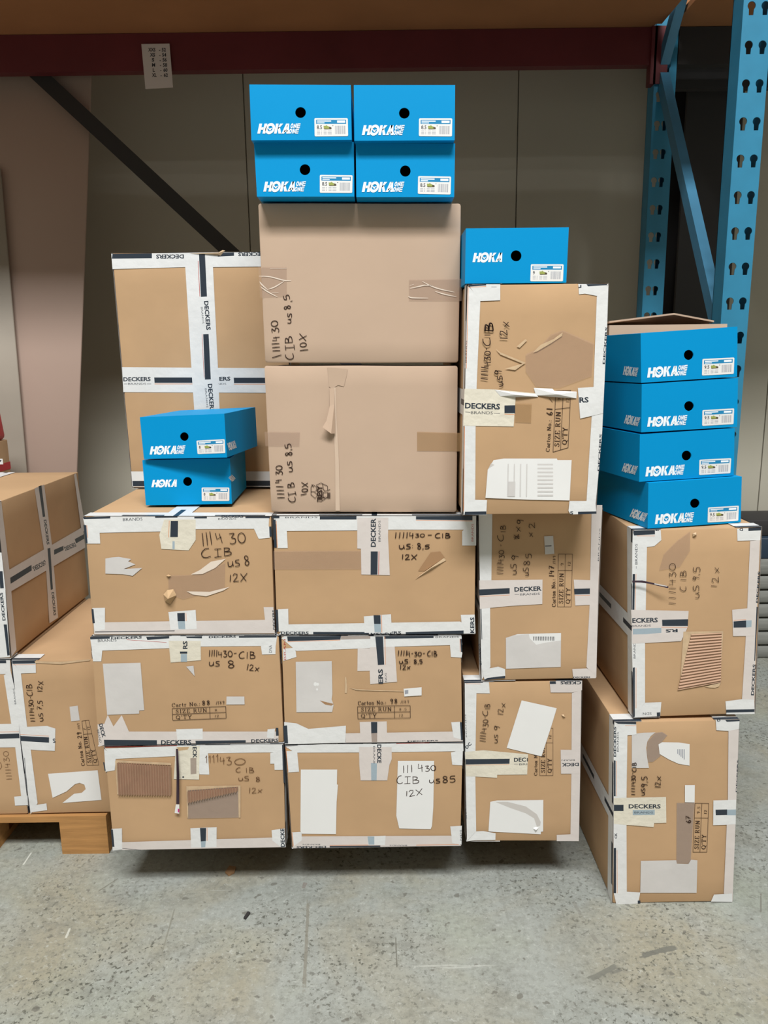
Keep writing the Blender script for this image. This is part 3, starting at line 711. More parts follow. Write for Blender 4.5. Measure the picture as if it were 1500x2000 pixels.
c.hand([('1111', (875, 248), (970, 248), 42), ('4', (975, 252), (1008, 250), 44), ('30', (1015, 242), (1080, 240), 24), ('-', (1095, 242), (1135, 242), 36), ('CiB', (1150, 246), (1252, 246), 34), ('us', (905, 322), (985, 320), 44), (':', (990, 318), (1005, 318), 40), ('8,', (1030, 322), (1075, 320), 42), ('5', (1080, 320), (1115, 318), 28), ('1', (925, 392), (935, 392), 34), ('2X', (945, 394), (1030, 392), 36)], .11)

c = Box('carton', 'brown taped carton with a grey label and stamp 98, middle of the middle column', 'carton', 1.94,
        ((549, 1243), (901, 1242), (904, 1448), (556, 1453)), 0.69, group=G, zoom=zoom(540, 1220, 930, 1500))
c.body(CARD)
c.wrap('T', phase=.8).wrap('B').wrap('L', f0=0, f1=.25).wrap('R', f0=0, f1=.25).seam('T', .5)
c.tape([(36, 100), (60, 88), (1390, 86), (1395, 150), (890, 165), (610, 180), (150, 197)]).bar([(80, 88), (485, 84), (480, 112), (85, 124)]).line((85, 128), (480, 115)).bar([(485, 84), (705, 84), (705, 106), (482, 112)], 'tape_grey').bar([(810, 86), (1180, 84), (1180, 100), (810, 106)]).word('BRANDS', (1195, 100), (1370, 98), 12, .0).done()
c.tape([(50, 180), (140, 172), (150, 242), (52, 272)]).word('BRAN', (72, 265), (68, 110), 14, .0, 'red').done()
c.tape([(1300, 110), (1375, 105), (1396, 215), (1390, 247), (1310, 242)]).bar([(1380, 106), (1392, 106), (1396, 205), (1386, 205)]).line((1378, 108), (1380, 205)).done()
c.tape([(610, 178), (705, 178), (705, 345), (608, 348)], 'tape_thin').bar([(700, 205), (742, 205), (744, 345), (700, 345)], 'tape_blue').done()
c.tape([(700, 170), (888, 165), (906, 428), (704, 446), (700, 345)], 'tape_thin').bar([(742, 88), (800, 88), (809, 300), (762, 303)]).line((814, 90), (818, 300)).word('ERS', (800, 442), (797, 332), 33).word('NDS', (830, 430), (826, 362), 14, .0).done()
c.tape([(520, 815), (1320, 802), (1400, 860), (1400, 876), (520, 885)], 'tape_thin').word('DECKERS', (985, 880), (1215, 874), 9).done()
c.tape([(58, 730), (150, 740), (240, 782), (522, 758), (518, 886), (62, 897)], 'tape').bar([(50, 760), (80, 755), (88, 892), (60, 892)]).done()
c.tape([(625, 730), (828, 725), (832, 882), (632, 884)], 'tape_thin').bar([(710, 730), (757, 730), (757, 812), (712, 815)]).bar([(712, 815), (757, 812), (756, 880), (716, 880)], 'tape_grey').done()
c.tape([(1312, 732), (1378, 728), (1392, 862), (1330, 846)]).bar([(1378, 732), (1393, 732), (1400, 866), (1386, 866)]).done()
c.label([(145, 278), (415, 272), (418, 400), (420, 520), (414, 560), (430, 600), (418, 655), (150, 657)], 'paper_grey')
for e in (((292, 445), 13), ((310, 447), 10), ((305, 485), 8)):
    c.label([(e[0][0] + e[1] * math.cos(k * .785), e[0][1] + 1.2 * e[1] * math.sin(k * .785)) for k in range(8)], 'paper', name='torn_patch')
c.label([(325, 568), (380, 582), (432, 594), (412, 607), (365, 598)], 'card_dark', name='torn_patch')
c.label([(515, 392), (524, 390), (532, 470), (528, 512), (514, 512)], 'card_scuff', name='torn_patch')
c.label([(545, 470), (600, 482), (760, 490), (955, 495), (955, 501), (760, 497), (600, 491)], 'card_scuff', name='torn_patch')
c.label([(955, 480), (1090, 468), (1090, 530), (960, 538)], 'paper')
c.label([(963, 492), (990, 488), (990, 516), (965, 522)], 'grey_print', name='label_print')
c.stamp('98', ((609, 613), (1004, 606), (1005, 698), (612, 706)), '8,5'.replace(',', '.'), '12', [('Carton No.:', (612, 602), (825, 595), 28, .07, .17), ('98', (855, 592), (915, 590), 36, .14, .18), ('/189', (932, 590), (1000, 586), 22, .07, .13)], split=.70)
c.hand([('1111', (910, 232), (985, 232), 40), ('4-', (985, 245), (1035, 235), 50), ('30', (1035, 236), (1090, 234), 32), ('-', (1096, 230), (1120, 230), 36), ('CiB', (1132, 236), (1205, 236), 40), ('uS:', (922, 290), (1010, 290), 34), ('8,5', (1032, 292), (1098, 290), 32), ('12x', (928, 336), (1008, 334), 36)], .11)

c = Box('carton', 'brown carton with two blank white labels, one written 12X, bottom of the middle column', 'carton', 1.94,
        ((557, 1457), (905, 1451), (900, 1652), (570, 1657)), 0.69, group=G, zoom=zoom(540, 1420, 930, 1500))
c.body(CARD)
c.wrap('T', phase=.4).wrap('B').wrap('L').wrap('R', f0=0, f1=.25).seam('T', .5).seam('B', .5)
c.tape([(66, 146), (340, 128), (1402, 122), (1405, 180), (865, 188), (625, 190), (140, 192)]).line((900, 124), (1150, 118), 'red', 3).done()
c.tape([(72, 180), (155, 178), (170, 335), (88, 340)]).line((70, 150), (88, 335)).done()
c.tape([(1310, 190), (1400, 168), (1396, 287), (1320, 282)]).done()
c.tape([(620, 150), (865, 150), (866, 240), (848, 285), (832, 400), (632, 400), (622, 280)], 'tape_thin').word('DECKE', (757, 130), (757, 270), 30).word('BRANI', (727, 142), (727, 270), 14, .0).bar([(710, 268), (755, 272), (752, 400), (712, 400)], 'tape_blue').done()
c.tape([(130, 820), (1310, 815), (1388, 890), (125, 908)], 'tape_thin').word('DECKERS', (372, 892), (150, 896), 14).word('BRANDS', (328, 876), (195, 876), 9, .0).bar([(400, 892), (780, 888), (780, 899), (400, 903)]).line((400, 888), (780, 884)).line((1050, 886), (1370, 880)).word('BRANDS', (980, 884), (850, 884), 9, .0).done()
c.tape([(115, 790), (190, 785), (190, 850), (125, 897)]).line((118, 792), (128, 892)).done()
c.tape([(1305, 745), (1392, 740), (1390, 882), (1320, 870)]).word('NDS', (1392, 850), (1390, 770), 14, .0).done()
c.tape([(684, 820), (820, 815), (815, 885), (690, 885)], 'tape').bar([(684, 820), (735, 820), (735, 882), (692, 882)], 'tape_blue').done()
c.label([(183, 318), (456, 318), (454, 430), (462, 432), (452, 560), (447, 802), (192, 800), (180, 780)], 'paper')
c.label([(912, 252), (1184, 252), (1178, 600), (1168, 740), (1158, 766), (922, 760), (900, 665)], 'paper')
c.hand([('1/1', (950, 345), (1030, 338), 56), ('4', (1065, 338), (1108, 334), 62), ('30', (1118, 332), (1200, 325), 42), ('C', (905, 428), (952, 420), 62), ('IB', (960, 426), (1072, 420), 52), ('us', (1145, 418), (1232, 418), 42), ('85', (1245, 418), (1350, 412), 50), ('1', (975, 518), (982, 518), 40), ('2X', (998, 522), (1105, 505), 48)], .105)

# --- the two untaped cartons standing on the middle column
G2 = 'untaped cartons on the middle column'
c = Box('carton', 'large plain carton directly under the four blue shoe boxes', 'carton', 1.95,
        ((502, 395), (902, 395), (897, 710), (516, 710)), 0.34, group=G2, zoom=zoom(490, 380, 920, 1365))
c.body(M['card_pale'], r=0.007, amp=0.004)
c.label([(46, 448), (222, 450), (222, 632), (58, 640)], 'tape_clear', name='clear_tape')
c.label([(980, 527), (1308, 522), (1306, 660), (980, 658)], 'tape_clear', name='clear_tape')
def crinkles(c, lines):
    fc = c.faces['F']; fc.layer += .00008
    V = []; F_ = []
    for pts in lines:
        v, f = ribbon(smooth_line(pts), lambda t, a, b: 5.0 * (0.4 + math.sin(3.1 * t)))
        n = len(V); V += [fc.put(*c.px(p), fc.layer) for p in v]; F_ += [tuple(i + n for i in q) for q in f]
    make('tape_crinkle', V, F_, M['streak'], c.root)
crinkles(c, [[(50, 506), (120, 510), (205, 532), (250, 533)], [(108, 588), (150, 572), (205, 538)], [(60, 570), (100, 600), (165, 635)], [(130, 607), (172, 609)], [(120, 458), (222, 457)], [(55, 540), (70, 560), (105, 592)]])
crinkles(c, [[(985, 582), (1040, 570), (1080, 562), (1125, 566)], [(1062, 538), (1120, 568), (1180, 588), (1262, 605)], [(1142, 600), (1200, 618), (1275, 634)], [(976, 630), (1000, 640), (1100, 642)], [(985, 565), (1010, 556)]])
c.z = zoom(490, 530, 640, 1500)
c.hand([('1', (600, 1640), (590, 1610), 190), ('111', (580, 1560), (555, 1370), 150), ('4', (575, 1340), (560, 1250), 150), ('30', (550, 1190), (525, 950), 140), ('C', (840, 1720), (825, 1590), 165), ('I', (850, 1530), (840, 1420), 175), ('B', (810, 1400), (800, 1265), 145), ('us', (780, 1020), (800, 820), 110), ('8', (780, 730), (765, 650), 130), (',', (790, 590), (785, 575), 140), ('5', (760, 540), (735, 440), 120), ('1', (1118, 1535), (1115, 1515), 165), ('0', (1090, 1470), (1085, 1385), 135), ('X', (1080, 1360), (1095, 1230), 150)], .28)

c = Box('carton', 'large plain carton with a ripped vertical strip and a recycling mark', 'carton', 1.95,
        ((514, 713), (896, 713), (893, 1002), (528, 1002)), 0.34, group=G2, zoom=zoom(490, 380, 920, 1365))
c.body(M['card_pale'], r=0.007, amp=0.004)
c.label([(85, 1470), (305, 1472), (300, 1562), (90, 1560)], 'tape_clear', name='clear_tape')
c.label([(1030, 1470), (1300, 1478), (1298, 1592), (1030, 1590)], 'tape_tan', name='clear_tape')
c.label([(505, 1195), (526, 1195), (532, 1400), (545, 1640), (552, 1960), (525, 1960), (522, 1640), (512, 1400)], 'card_pale_scuff', name='torn_strip')
c.label([(474, 1072), (600, 1082), (592, 1130), (576, 1190), (540, 1182), (500, 1205), (484, 1190), (480, 1120)], 'card_pale', name='torn_strip')
c.piece('torn_strip', [(487, 1200), (516, 1200), (518, 1300, .004), (524, 1480, .004), (500, 1478, .016), (448, 1438, .020), (470, 1400, .012), (490, 1310, .004)], M['card_pale'], label='curled strip of torn tape')
c.z = zoom(500, 840, 680, 1500)
c.hand([('1111', (470, 1108), (445, 890), 120), ('4', (425, 845), (415, 790), 115), ('30', (435, 725), (425, 570), 110), ('C', (645, 1170), (635, 1075), 120), ('I', (650, 1060), (635, 990), 120), ('B', (625, 930), (615, 850), 110), ('us', (595, 680), (585, 500), 100), ('8', (590, 410), (585, 345), 115), (',', (575, 325), (570, 312), 110), ('5', (575, 285), (560, 210), 105), ('1', (825, 1038), (820, 1022), 100), ('0', (850, 1000), (845, 945), 105), ('X', (850, 925), (845, 842), 110)], .24)
fc = c.faces['F']; fc.layer += .00008; V = []; F_ = []
def ink_line(pts, wd=9):
    v, f = ribbon(pts, lambda t, a, b: wd); n = len(V)
    V.extend([fc.put(*c.px(p), fc.layer) for p in v]); F_.extend([tuple(i + n for i in q) for q in f])
for pts in ([(970, 915), (925, 885), (895, 930), (895, 1050), (965, 1110), (1000, 1050), (945, 1000), (985, 985)], [(895, 1000), (945, 1000)], [(905, 885), (940, 930)],
            [(985, 985), (985, 890), (1060, 860), (1165, 910), (1165, 980), (1125, 992), (1095, 960), (1085, 875)], [(1165, 980), (1208, 965)],
            [(1095, 1010), (1165, 1010), (1165, 1090), (1095, 1090), (1095, 1010)], [(1165, 1090), (1060, 1160), (990, 1150)], [(1000, 1168), (1005, 1120)], [(1060, 1090), (1120, 1100)]): ink_line(pts)
for k in range(6): ink_line([(1166 + k * 8, 1014), (1166 + k * 8, 1114)], 5)
v, f = glyph_text('RESY', .03); n = len(V)
V.extend(c._map(v, (1078, 1128), (1078, 905), 82, 'F', fc.layer)); F_.extend([tuple(i + n for i in q) for q in f])
make('printed_recycling_mark', V, F_, M['pen'], c.root)

# --- right column: cartons stood on end
c = Box('carton', 'tall brown taped carton with stamp 61, under the single blue shoe box', 'carton', 1.848,
        ((912, 555), (1189, 553), (1164, 1004), (904, 1006)), 0.69, group=G, zoom=zoom(890, 430, 1200, 1069))
c.body(CARD)
c.wrap('L', phase=.2).wrap('R', phase=.5).wrap('T', f0=0, f1=.25).wrap('T', f0=.78, f1=1).seam('L', .5).seam('R', .5)
c.stamp('61', ((655, 1562), (674, 1150), (775, 1146), (757, 1532)), '', '', [('Carton No.:', (632, 1560), (645, 1345), 25, .07, .17), ('61', (652, 1315), (652, 1258), 40, .14, .18), ('/', (652, 1228), (655, 1200), 24, .07, .13), ('9', (708, 1215), (710, 1195), 22, .07, .13), ('12', (765, 1225), (765, 1195), 22, .07, .13)], split=.70)
c.tape([(80, 446), (100, 460), (166, 540), (140, 1140), (134, 1400), (131, 1890), (52, 1978), (58, 1500), (66, 1000)]).line((84, 452), (72, 1000)).line((60, 1390), (53, 1960)).word('BRANDS', (74, 960), (78, 810), 8, .0).done()
c.tape([(95, 450), (110, 432), (300, 432), (300, 540), (165, 545)]).bar([(82, 433), (205, 432), (205, 440), (90, 448)]).line((90, 452), (205, 447)).line((240, 450), (275, 450), 'ink', 3).done()
c.tape([(950, 515), (1028, 436), (1020, 700), (1000, 1130), (985, 1450), (943, 1905), (880, 1900), (928, 1120)]).word('DECKERS', (1003, 970), (1022, 720), 14).word('DECKERS', (968, 1690), (982, 1440), 13).done()
c.tape([(825, 430), (1028, 430), (975, 515), (870, 495), (830, 500)], 'tape').bar([(880, 431), (1020, 430), (1018, 438), (890, 446)]).bar([(838, 436), (846, 436), (846, 456), (826, 458), (826, 450), (838, 450)]).done()
c.tape([(60, 1135), (260, 1140), (540, 1166), (552, 1190), (404, 1186), (390, 1390), (50, 1384)], 'tape_aged').word('DECKERS', (62, 1266), (298, 1274), 36).word('BRANDS', (102, 1306), (250, 1308), 20, .0).line((64, 1292), (98, 1294), 'ink', 3).line((255, 1300), (298, 1302), 'ink', 3).bar([(328, 1248), (400, 1246), (400, 1300), (328, 1300)]).line((328, 1306), (400, 1310)).done()
c.fan('torn_patch', [(525, 1130), (650, 1135), (660, 1150), (815, 1155), (812, 1200), (640, 1190), (540, 1180)], (680, 1172, .010), M['paper'], label='rolled edge of torn white tape')
c.fan('torn_patch', [(262, 1142), (400, 1160), (545, 1172), (555, 1190), (400, 1192), (300, 1184)], (410, 1176, .008), M['paper'])
c.tape([(822, 1130), (985, 1120), (992, 1300), (838, 1336)]).word('RS', (832, 1228), (895, 1226), 34).done()
c.label([(402, 1232), (512, 1235), (507, 1365), (400, 1360)], 'tape_tan', name='clear_tape')
c.label([(470, 905), (560, 860), (640, 770), (720, 740), (930, 830), (915, 1050), (700, 1130), (540, 1120), (470, 1020)], 'tape_clear', name='clear_tape')
for q in ([(520, 890), (570, 840), (660, 800), (720, 755), (715, 780), (640, 830), (545, 885)], [(268, 865), (300, 890), (470, 960), (460, 970), (300, 905)], [(410, 850), (470, 800), (480, 810), (430, 860)], [(330, 1000), (470, 960), (400, 1010)]):
    c.label(q, 'card_scuff', name='torn_patch')
lb = c.label([(215, 1680), (255, 1615), (325, 1605), (680, 1605), (685, 1615), (780, 1615), (766, 1887), (500, 1882), (200, 1870)], 'paper')
c.label([(215, 1682), (238, 1636), (260, 1648), (222, 1672)], 'paper_fold', name='label_print')
for k in range(9): c.label([(550, 1640 + k * 26), (655, 1640 + k * 26), (654, 1650 + k * 26), (550, 1650 + k * 26)], 'paper_grey', name='label_print')
for k in range(4): c.label([(350 + k * 42, 1640), (356 + k * 42, 1640), (352 + k * 42, 1860), (346 + k * 42, 1860)], 'paper_grey', name='label_print')
c.label([(355, 1760), (400, 1760), (398, 1860), (352, 1860)], 'paper_grey', name='label_print')
c.tape([(60, 1880), (210, 1884), (205, 1984), (52, 1984)]).bar([(62, 1962), (205, 1960), (205, 1982), (58, 1984)]).done()
c.tape([(765, 1890), (940, 1890), (945, 1976), (770, 1980), (758, 1955)]).word('S', (768, 1980), (790, 1980), 20).bar([(822, 1962), (946, 1960), (946, 1976), (822, 1980)]).done()
c.hand([('1111', (215, 1078), (218, 985), 48), ('4', (240, 985), (232, 945), 50), ('30', (235, 945), (232, 880), 42), ('-', (225, 875), (222, 855), 40), ('C', (235, 850), (232, 790), 52), ('i', (232, 780), (232, 765), 42), ('B', (250, 755), (248, 690), 58), ('B', (252, 750), (250, 695), 54), ('us', (318, 1118), (310, 1045), 44), ('9', (310, 1035), (305, 1005), 46), ('12', (348, 802), (345, 735), 52), ('x', (360, 720), (355, 680), 56)], .11)

c = Box('carton', 'tall brown taped carton with stamp 147 and a barcode label, under the stamp 61 carton', 'carton', 1.95,
        ((934, 994), (1177, 992), (1163, 1325), (940, 1330)), 0.66, group=G, zoom=zoom(890, 980, 1200, 1500))
c.body(CARD)
c.wrap('L', phase=.4).wrap('R', phase=.1).wrap('T', f0=0, f1=.25).wrap('B', f0=0, f1=.3).seam('L', .55).seam('R', .55)
c.stamp('147', ((962, 992), (970, 494), (1104, 494), (1091, 992)), '9', '12', [('Carton No.:', (945, 992), (940, 728), 34, .07, .17), ('147', (930, 705), (930, 598), 48, .14, .18), ('/189', (944, 588), (944, 506), 26, .07, .13)], split=.69)
c.tape([(215, 36), (345, 36), (345, 170), (337, 745), (325, 1000), (328, 1560), (245, 1682), (232, 1000)]).word('BRANDS', (246, 1540), (232, 1340), 18, .0).bar([(236, 1000), (243, 1000), (250, 1300), (244, 1300)]).done()
c.tape([(222, 742), (820, 735), (818, 966), (500, 985), (228, 1012)], 'tape_thin').bar([(222, 828), (510, 815), (510, 868), (224, 885)]).line((224, 894), (510, 880)).word('DECKER', (555, 848), (812, 838), 40).word('BRANDS', (610, 886), (795, 878), 20, .0).line((556, 876), (600, 875), 'ink', 3).done()
c.tape([(1115, 735), (1350, 742), (1345, 970), (1130, 980)], 'tape_thin').bar([(1118, 822), (1268, 818), (1268, 872), (1122, 876)]).bar([(1268, 818), (1345, 816), (1342, 868), (1268, 872)], 'tape_grey').line((1122, 884), (1268, 882)).done()
c.tape([(1285, 30), (1385, 30), (1350, 740), (1328, 1655), (1320, 1668), (1235, 1560), (1265, 980)], 'tape_thin').word('BRANDS', (1352, 560), (1366, 250), 10, .0).done()
c.label([(835, 326), (920, 322), (932, 490), (845, 498)], 'paper_grey')
c.label([(845, 414), (905, 412), (905, 419), (846, 421)], 'dark_print', name='label_print')
c.label([(474, 1285), (580, 1250), (995, 1238), (992, 1560), (475, 1577)], 'paper_grey')
c.label([(560, 1262), (690, 1250), (700, 1290), (760, 1350), (850, 1330), (992, 1310), (995, 1240), (580, 1251)], 'paper', name='label_print')
for k in range(13):
    c.label([(730 + k * 16, 1272), (737 + k * 16, 1272), (737 + k * 16, 1310), (732 + k * 16, 1310)], 'dark_print', name='barcode')
c.tape([(248, 1575), (330, 1570), (400, 1555), (465, 1578), (468, 1645), (270, 1675)]).bar([(300, 1662), (465, 1642), (466, 1664), (262, 1684)]).done()
c.tape([(1100, 1577), (1240, 1572), (1320, 1640), (1320, 1664), (1110, 1668)], 'tape_thin').word('DECKERS', (1110, 1664), (1270, 1662), 14).done()
c.hand([('1111', (450, 682), (452, 575), 62), ('4', (458, 575), (455, 535), 64), ('30', (460, 530), (455, 455), 50), ('-', (450, 420), (448, 395), 50), ('C', (452, 375), (450, 305), 58), ('iB', (470, 290), (470, 225), 50), ('uS', (575, 685), (575, 585), 58), ('9', (590, 545), (590, 500), 62), ('#', (605, 350), (602, 300), 62), ('x', (612, 280), (608, 230), 56), ('9', (640, 205), (635, 160), 60), ('uS', (690, 700), (690, 620), 56), ('8', (700, 600), (700, 550), 60), ('5', (715, 530), (712, 485), 56), ('x', (728, 330), (724, 285), 50), ('2', (748, 250), (748, 190), 58)], .10)

c = Box('carton', 'brown carton with a tilted white label covering part of its stamp', 'carton', 1.95,
        ((907, 1332), (1137, 1330), (1130, 1643), (911, 1643)), 0.66, group=G, zoom=zoom(890, 1310, 1160, 1500))
c.body(CARD)
c.wrap('L', phase=.4).wrap('R', phase=.1).wrap('T', f0=0, f1=.25).wrap('T', f0=.78).wrap('B', f0=0, f1=.3).seam('L', .5).seam('R', .5)
c.stamp('', ((912, 1136), (912, 622), (1055, 622), (1055, 1136)), '9', '12', [('Carton No.:', (885, 1136), (885, 850), 34, .07, .17)], split=.69)
c.tape([(98, 124), (225, 240), (215, 870), (213, 1150), (222, 1740), (122, 1848), (104, 900)]).word('DC', (122, 850), (175, 795), 34).word('BRANDS', (122, 720), (112, 470), 12, .0).word('BRANDS', (122, 1600), (110, 1400), 12, .0).done()
c.tape([(102, 124), (360, 122), (370, 245), (215, 243)]).bar([(95, 122), (300, 122), (290, 130), (100, 134)]).line((110, 140), (270, 142)).done()
c.tape([(1260, 240), (1362, 210), (1350, 1120), (1336, 1842), (1245, 1772), (1255, 1120)], 'tape_thin').done()
c.tape([(1018, 112), (1370, 110), (1370, 210), (1262, 235), (1030, 235)], 'tape_thin').bar([(1020, 113), (1085, 112), (1088, 142), (1022, 144)]).word('CKERS', (1362, 114), (1135, 114), 32).done()
c.tape([(100, 880), (300, 860), (785, 905), (775, 1125), (450, 1128), (448, 1160), (110, 1142)], 'tape_aged').bar([(105, 958), (586, 953), (583, 1008), (108, 1016)]).line((110, 1024), (580, 1016)).word('DEC', (632, 985), (762, 982), 40).bar([(772, 946), (782, 946), (782, 984), (772, 984)]).word('BRI', (690, 1025), (775, 1022), 20, .0).line((632, 1012), (680, 1012), 'ink', 3).done()
c.tape([(1138, 855), (1350, 858), (1345, 1116), (1142, 1116)], 'tape_thin').word('DECK', (1335, 998), (1148, 1002), 34).word('BRAN', (1290, 960), (1148, 962), 16, .0).done()
c.label([(715, 320), (1096, 405), (1040, 590), (930, 927), (553, 836)], 'paper')
c.label([(375, 1420), (450, 1405), (950, 1400), (948, 1742), (925, 1745), (922, 1772), (355, 1742)], 'paper')
c.label([(430, 1422), (560, 1420), (760, 1470), (880, 1555), (922, 1640), (915, 1680), (880, 1690), (850, 1600), (760, 1545), (600, 1490)], 'paper_fold', name='label_print')
c.fan('torn_patch', [(835, 1705), (870, 1690), (900, 1700), (865, 1752)], (868, 1712, .006), M['paper'])
c.fan('torn_patch', [(1145, 475), (1170, 470), (1190, 500), (1160, 498)], (1168, 485, .005), M['card_scuff'])
c.tape([(122, 1848), (220, 1740), (300, 1736), (432, 1760), (430, 1832), (200, 1836)]).done()
c.tape([(1095, 1778), (1250, 1770), (1336, 1800), (1334, 1845), (1095, 1845)], 'tape_thin').done()
c.hand([('1111', (325, 770), (330, 665), 66), ('4', (340, 660), (335, 610), 60), ('30', (352, 605), (352, 525), 58), ('-', (345, 510), (342, 490), 56), ('C', (350, 490), (350, 425), 58), ('iB', (372, 415), (372, 360), 60), ('us', (450, 785), (460, 690), 52), ('9', (480, 640), (475, 590), 60), ('12', (515, 475), (515, 405), 62), ('x', (540, 395), (540, 345), 60)], .11)

# --- far right pair
c = Box('carton', 'brown carton with a horizontal corrugated tear, carrying the four right-hand shoe boxes', 'carton', 1.89,
        ((1236, 1035), (1488, 1029), (1475, 1394), (1237, 1402)), 0.64, group=G, zoom=zoom(1160, 980, 1500, 1500))
c.body(CARD)
c.wrap('L', phase=.4).wrap('R', phase=.7).wrap('T', f0=0, f1=.22).wrap('T', f0=.8).wrap('B', f0=0, f1=.22).seam('L', .52).seam('R', .52)
c.tape([(335, 245), (380, 290), (456, 390), (446, 940), (440, 1210), (440, 1730), (345, 1860), (325, 1200), (330, 400)]).word('BRANDS', (375, 540), (375, 362), 22, .0).line((365, 575), (365, 555), 'ink', 3).bar([(333, 622), (354, 622), (348, 935), (330, 935)]).line((362, 622), (354, 932)).bar([(334, 1430), (352, 1425), (352, 1852), (340, 1860)]).line((362, 1430), (362, 1780)).word('BRAND', (358, 1350), (358, 1212), 18, .0).done()
c.tape([(340, 250), (350, 244), (575, 243), (580, 330), (520, 382), (456, 390), (400, 320)]).bar([(338, 248), (525, 244), (525, 280), (345, 290), (338, 268)]).line((370, 294), (525, 294)).word('E', (530, 250), (560, 250), 14).done()
c.tape([(1345, 338), (1430, 328), (1405, 900), (1382, 1715), (1275, 1700), (1308, 1160), (1320, 920)], 'tape_thin').word('DECKERS', (1412, 870), (1430, 600), 17).bar([(1400, 905), (1412, 905), (1388, 1370), (1380, 1370)]).word('DECKERS', (1376, 1668), (1393, 1400), 24).done()
c.tape([(1233, 232), (1440, 222), (1432, 330), (1236, 336)]).word('D', (1282, 228), (1252, 229), 22).bar([(1330, 224), (1440, 219), (1440, 246), (1330, 251)]).done()
c.tape([(320, 930), (815, 940), (805, 1085), (750, 1200), (330, 1222)], 'tape_thin').word('ECKERS', (330, 1042), (550, 1036), 38).word('BRANDS', (325, 1078), (490, 1074), 16, .0).bar([(586, 1016), (811, 1011), (808, 1070), (588, 1070)]).line((580, 1080), (808, 1083)).bar([(335, 1094), (580, 1086), (580, 1128), (450, 1140), (335, 1142)], 'tape_blue').word('RS', (720, 1096), (615, 1100), 26).done()
c.tape([(1190, 930), (1395, 910), (1386, 1155), (1198, 1157)], 'tape_thin').bar([(1202, 1030), (1310, 1022), (1310, 1082), (1202, 1084)]).bar([(1310, 1022), (1358, 1020), (1356, 1078), (1310, 1082)], 'tape_blue').line((1202, 1022), (1310, 1014)).done()
c.tape([(345, 1858), (440, 1730), (580, 1725), (570, 1845), (400, 1856)]).word('SDN', (495, 1812), (420, 1816), 22, .0).bar([(540, 1815), (570, 1812), (570, 1845), (542, 1850)]).done()
c.tape([(1132, 1718), (1270, 1700), (1380, 1705), (1384, 1826), (1140, 1830)]).bar([(1138, 1790), (1382, 1786), (1382, 1810), (1138, 1816)]).done()
c.fluting([(835, 1140), (720, 1620), (1090, 1552), (1098, 1125)], 18, amp=.0032)
for q in ([(770, 1118), (836, 1138), (762, 1495), (746, 1500)], [(770, 1118), (1110, 1112), (1096, 1127), (836, 1142)], [(1096, 1120), (1113, 1115), (1097, 1370), (1089, 1370)], [(950, 1592), (1092, 1556), (1076, 1590), (1040, 1602), (1000, 1600)]):
    c.label(q, 'card_scuff', name='torn_patch')
c.label([(720, 330), (830, 250), (826, 420), (740, 560), (560, 590), (600, 450)], 'tape_clear', name='clear_tape')
c.piece('strap', [(318, 668, .010), (400, 665, .012), (465, 678, .014), (590, 698, .022), (615, 708, .024), (605, 720, .024), (460, 692, .014), (390, 684, .012), (318, 684, .010)], M['purple'])
c.piece('strap_end', [(500, 684, .017), (600, 700, .0235), (598, 708, .0235), (500, 694, .017)], M['sign'])
c.fan('torn_patch', [(848, 270), (880, 262), (884, 285), (850, 300)], (866, 278, .006), M['card_scuff'])
c.hand([('111', (705, 885), (705, 760), 62), ('1', (705, 750), (704, 728), 62), ('4', (705, 718), (702, 660), 62), ('3', (705, 645), (702, 600), 58), ('0', (702, 590), (700, 525), 58), ('C', (795, 772), (795, 725), 56), ('i', (795, 680), (795, 660), 52), ('B', (795, 645), (795, 592), 52), ('uS', (905, 832), (905, 715), 54), ('9,', (905, 675), (905, 615), 54), ('5', (912, 605), (912, 555), 62), ('1', (1058, 732), (1058, 712), 52), ('2', (1075, 695), (1075, 640), 60), ('x', (1080, 610), (1078, 560), 56)], .085)
c = Box('carton', 'brown carton standing directly on the concrete floor at right', 'carton', 1.88,
        ((1200, 1410), (1444, 1405), (1430, 1761), (1196, 1765)), 0.64, group=G, zoom=zoom(1130, 1370, 1470, 1500))
c.body(CARD)
c.wrap('L', phase=.5).wrap('R', phase=.2).wrap('T', f0=0, f1=.22).wrap('T', f0=.8).wrap('B', f0=0, f1=.22).seam('L', .5).seam('R', .5)
c.stamp('67', ((985, 1298), (1003, 876), (1122, 878), (1105, 1298)), '9.5', '12', [], split=.70)
c.label([(845, 872), (1000, 872), (985, 1060), (965, 1395), (842, 1392)], 'tape_grey', name='clear_tape')
c.label([(458, 280), (560, 268), (662, 265), (620, 300), (592, 345), (582, 400), (590, 480), (606, 572), (458, 572)], 'paper_grey')
c.label([(662, 268), (720, 262), (765, 290), (720, 345), (690, 400), (705, 470), (640, 520), (600, 522), (586, 440), (594, 345)], 'tape_grey', name='torn_patch')
c.label([(688, 368), (720, 350), (860, 352), (956, 366), (955, 552), (860, 536), (780, 500), (698, 452)], 'paper')
for k in range(5): c.label([(850 + k * 14, 410), (857 + k * 14, 410), (857 + k * 14, 450 + k * 12), (850 + k * 14, 450 + k * 12)], 'grey_print', name='barcode')
c.tape([(308, 175), (420, 290), (412, 820), (412, 1080), (415, 1640), (325, 1748), (300, 1640), (300, 1100), (302, 300)]).word('DECKERS', (322, 475), (322, 215), 20).word('BRANDS', (345, 430), (345, 262), 16, .0).bar([(303, 505), (318, 508), (318, 815), (303, 815)]).line((326, 510), (326, 815)).word('CK', (330, 1180), (330, 1130), 20).bar([(302, 1260), (322, 1260), (322, 1650), (300, 1650)]).line((330, 1280), (332, 1650)).done()
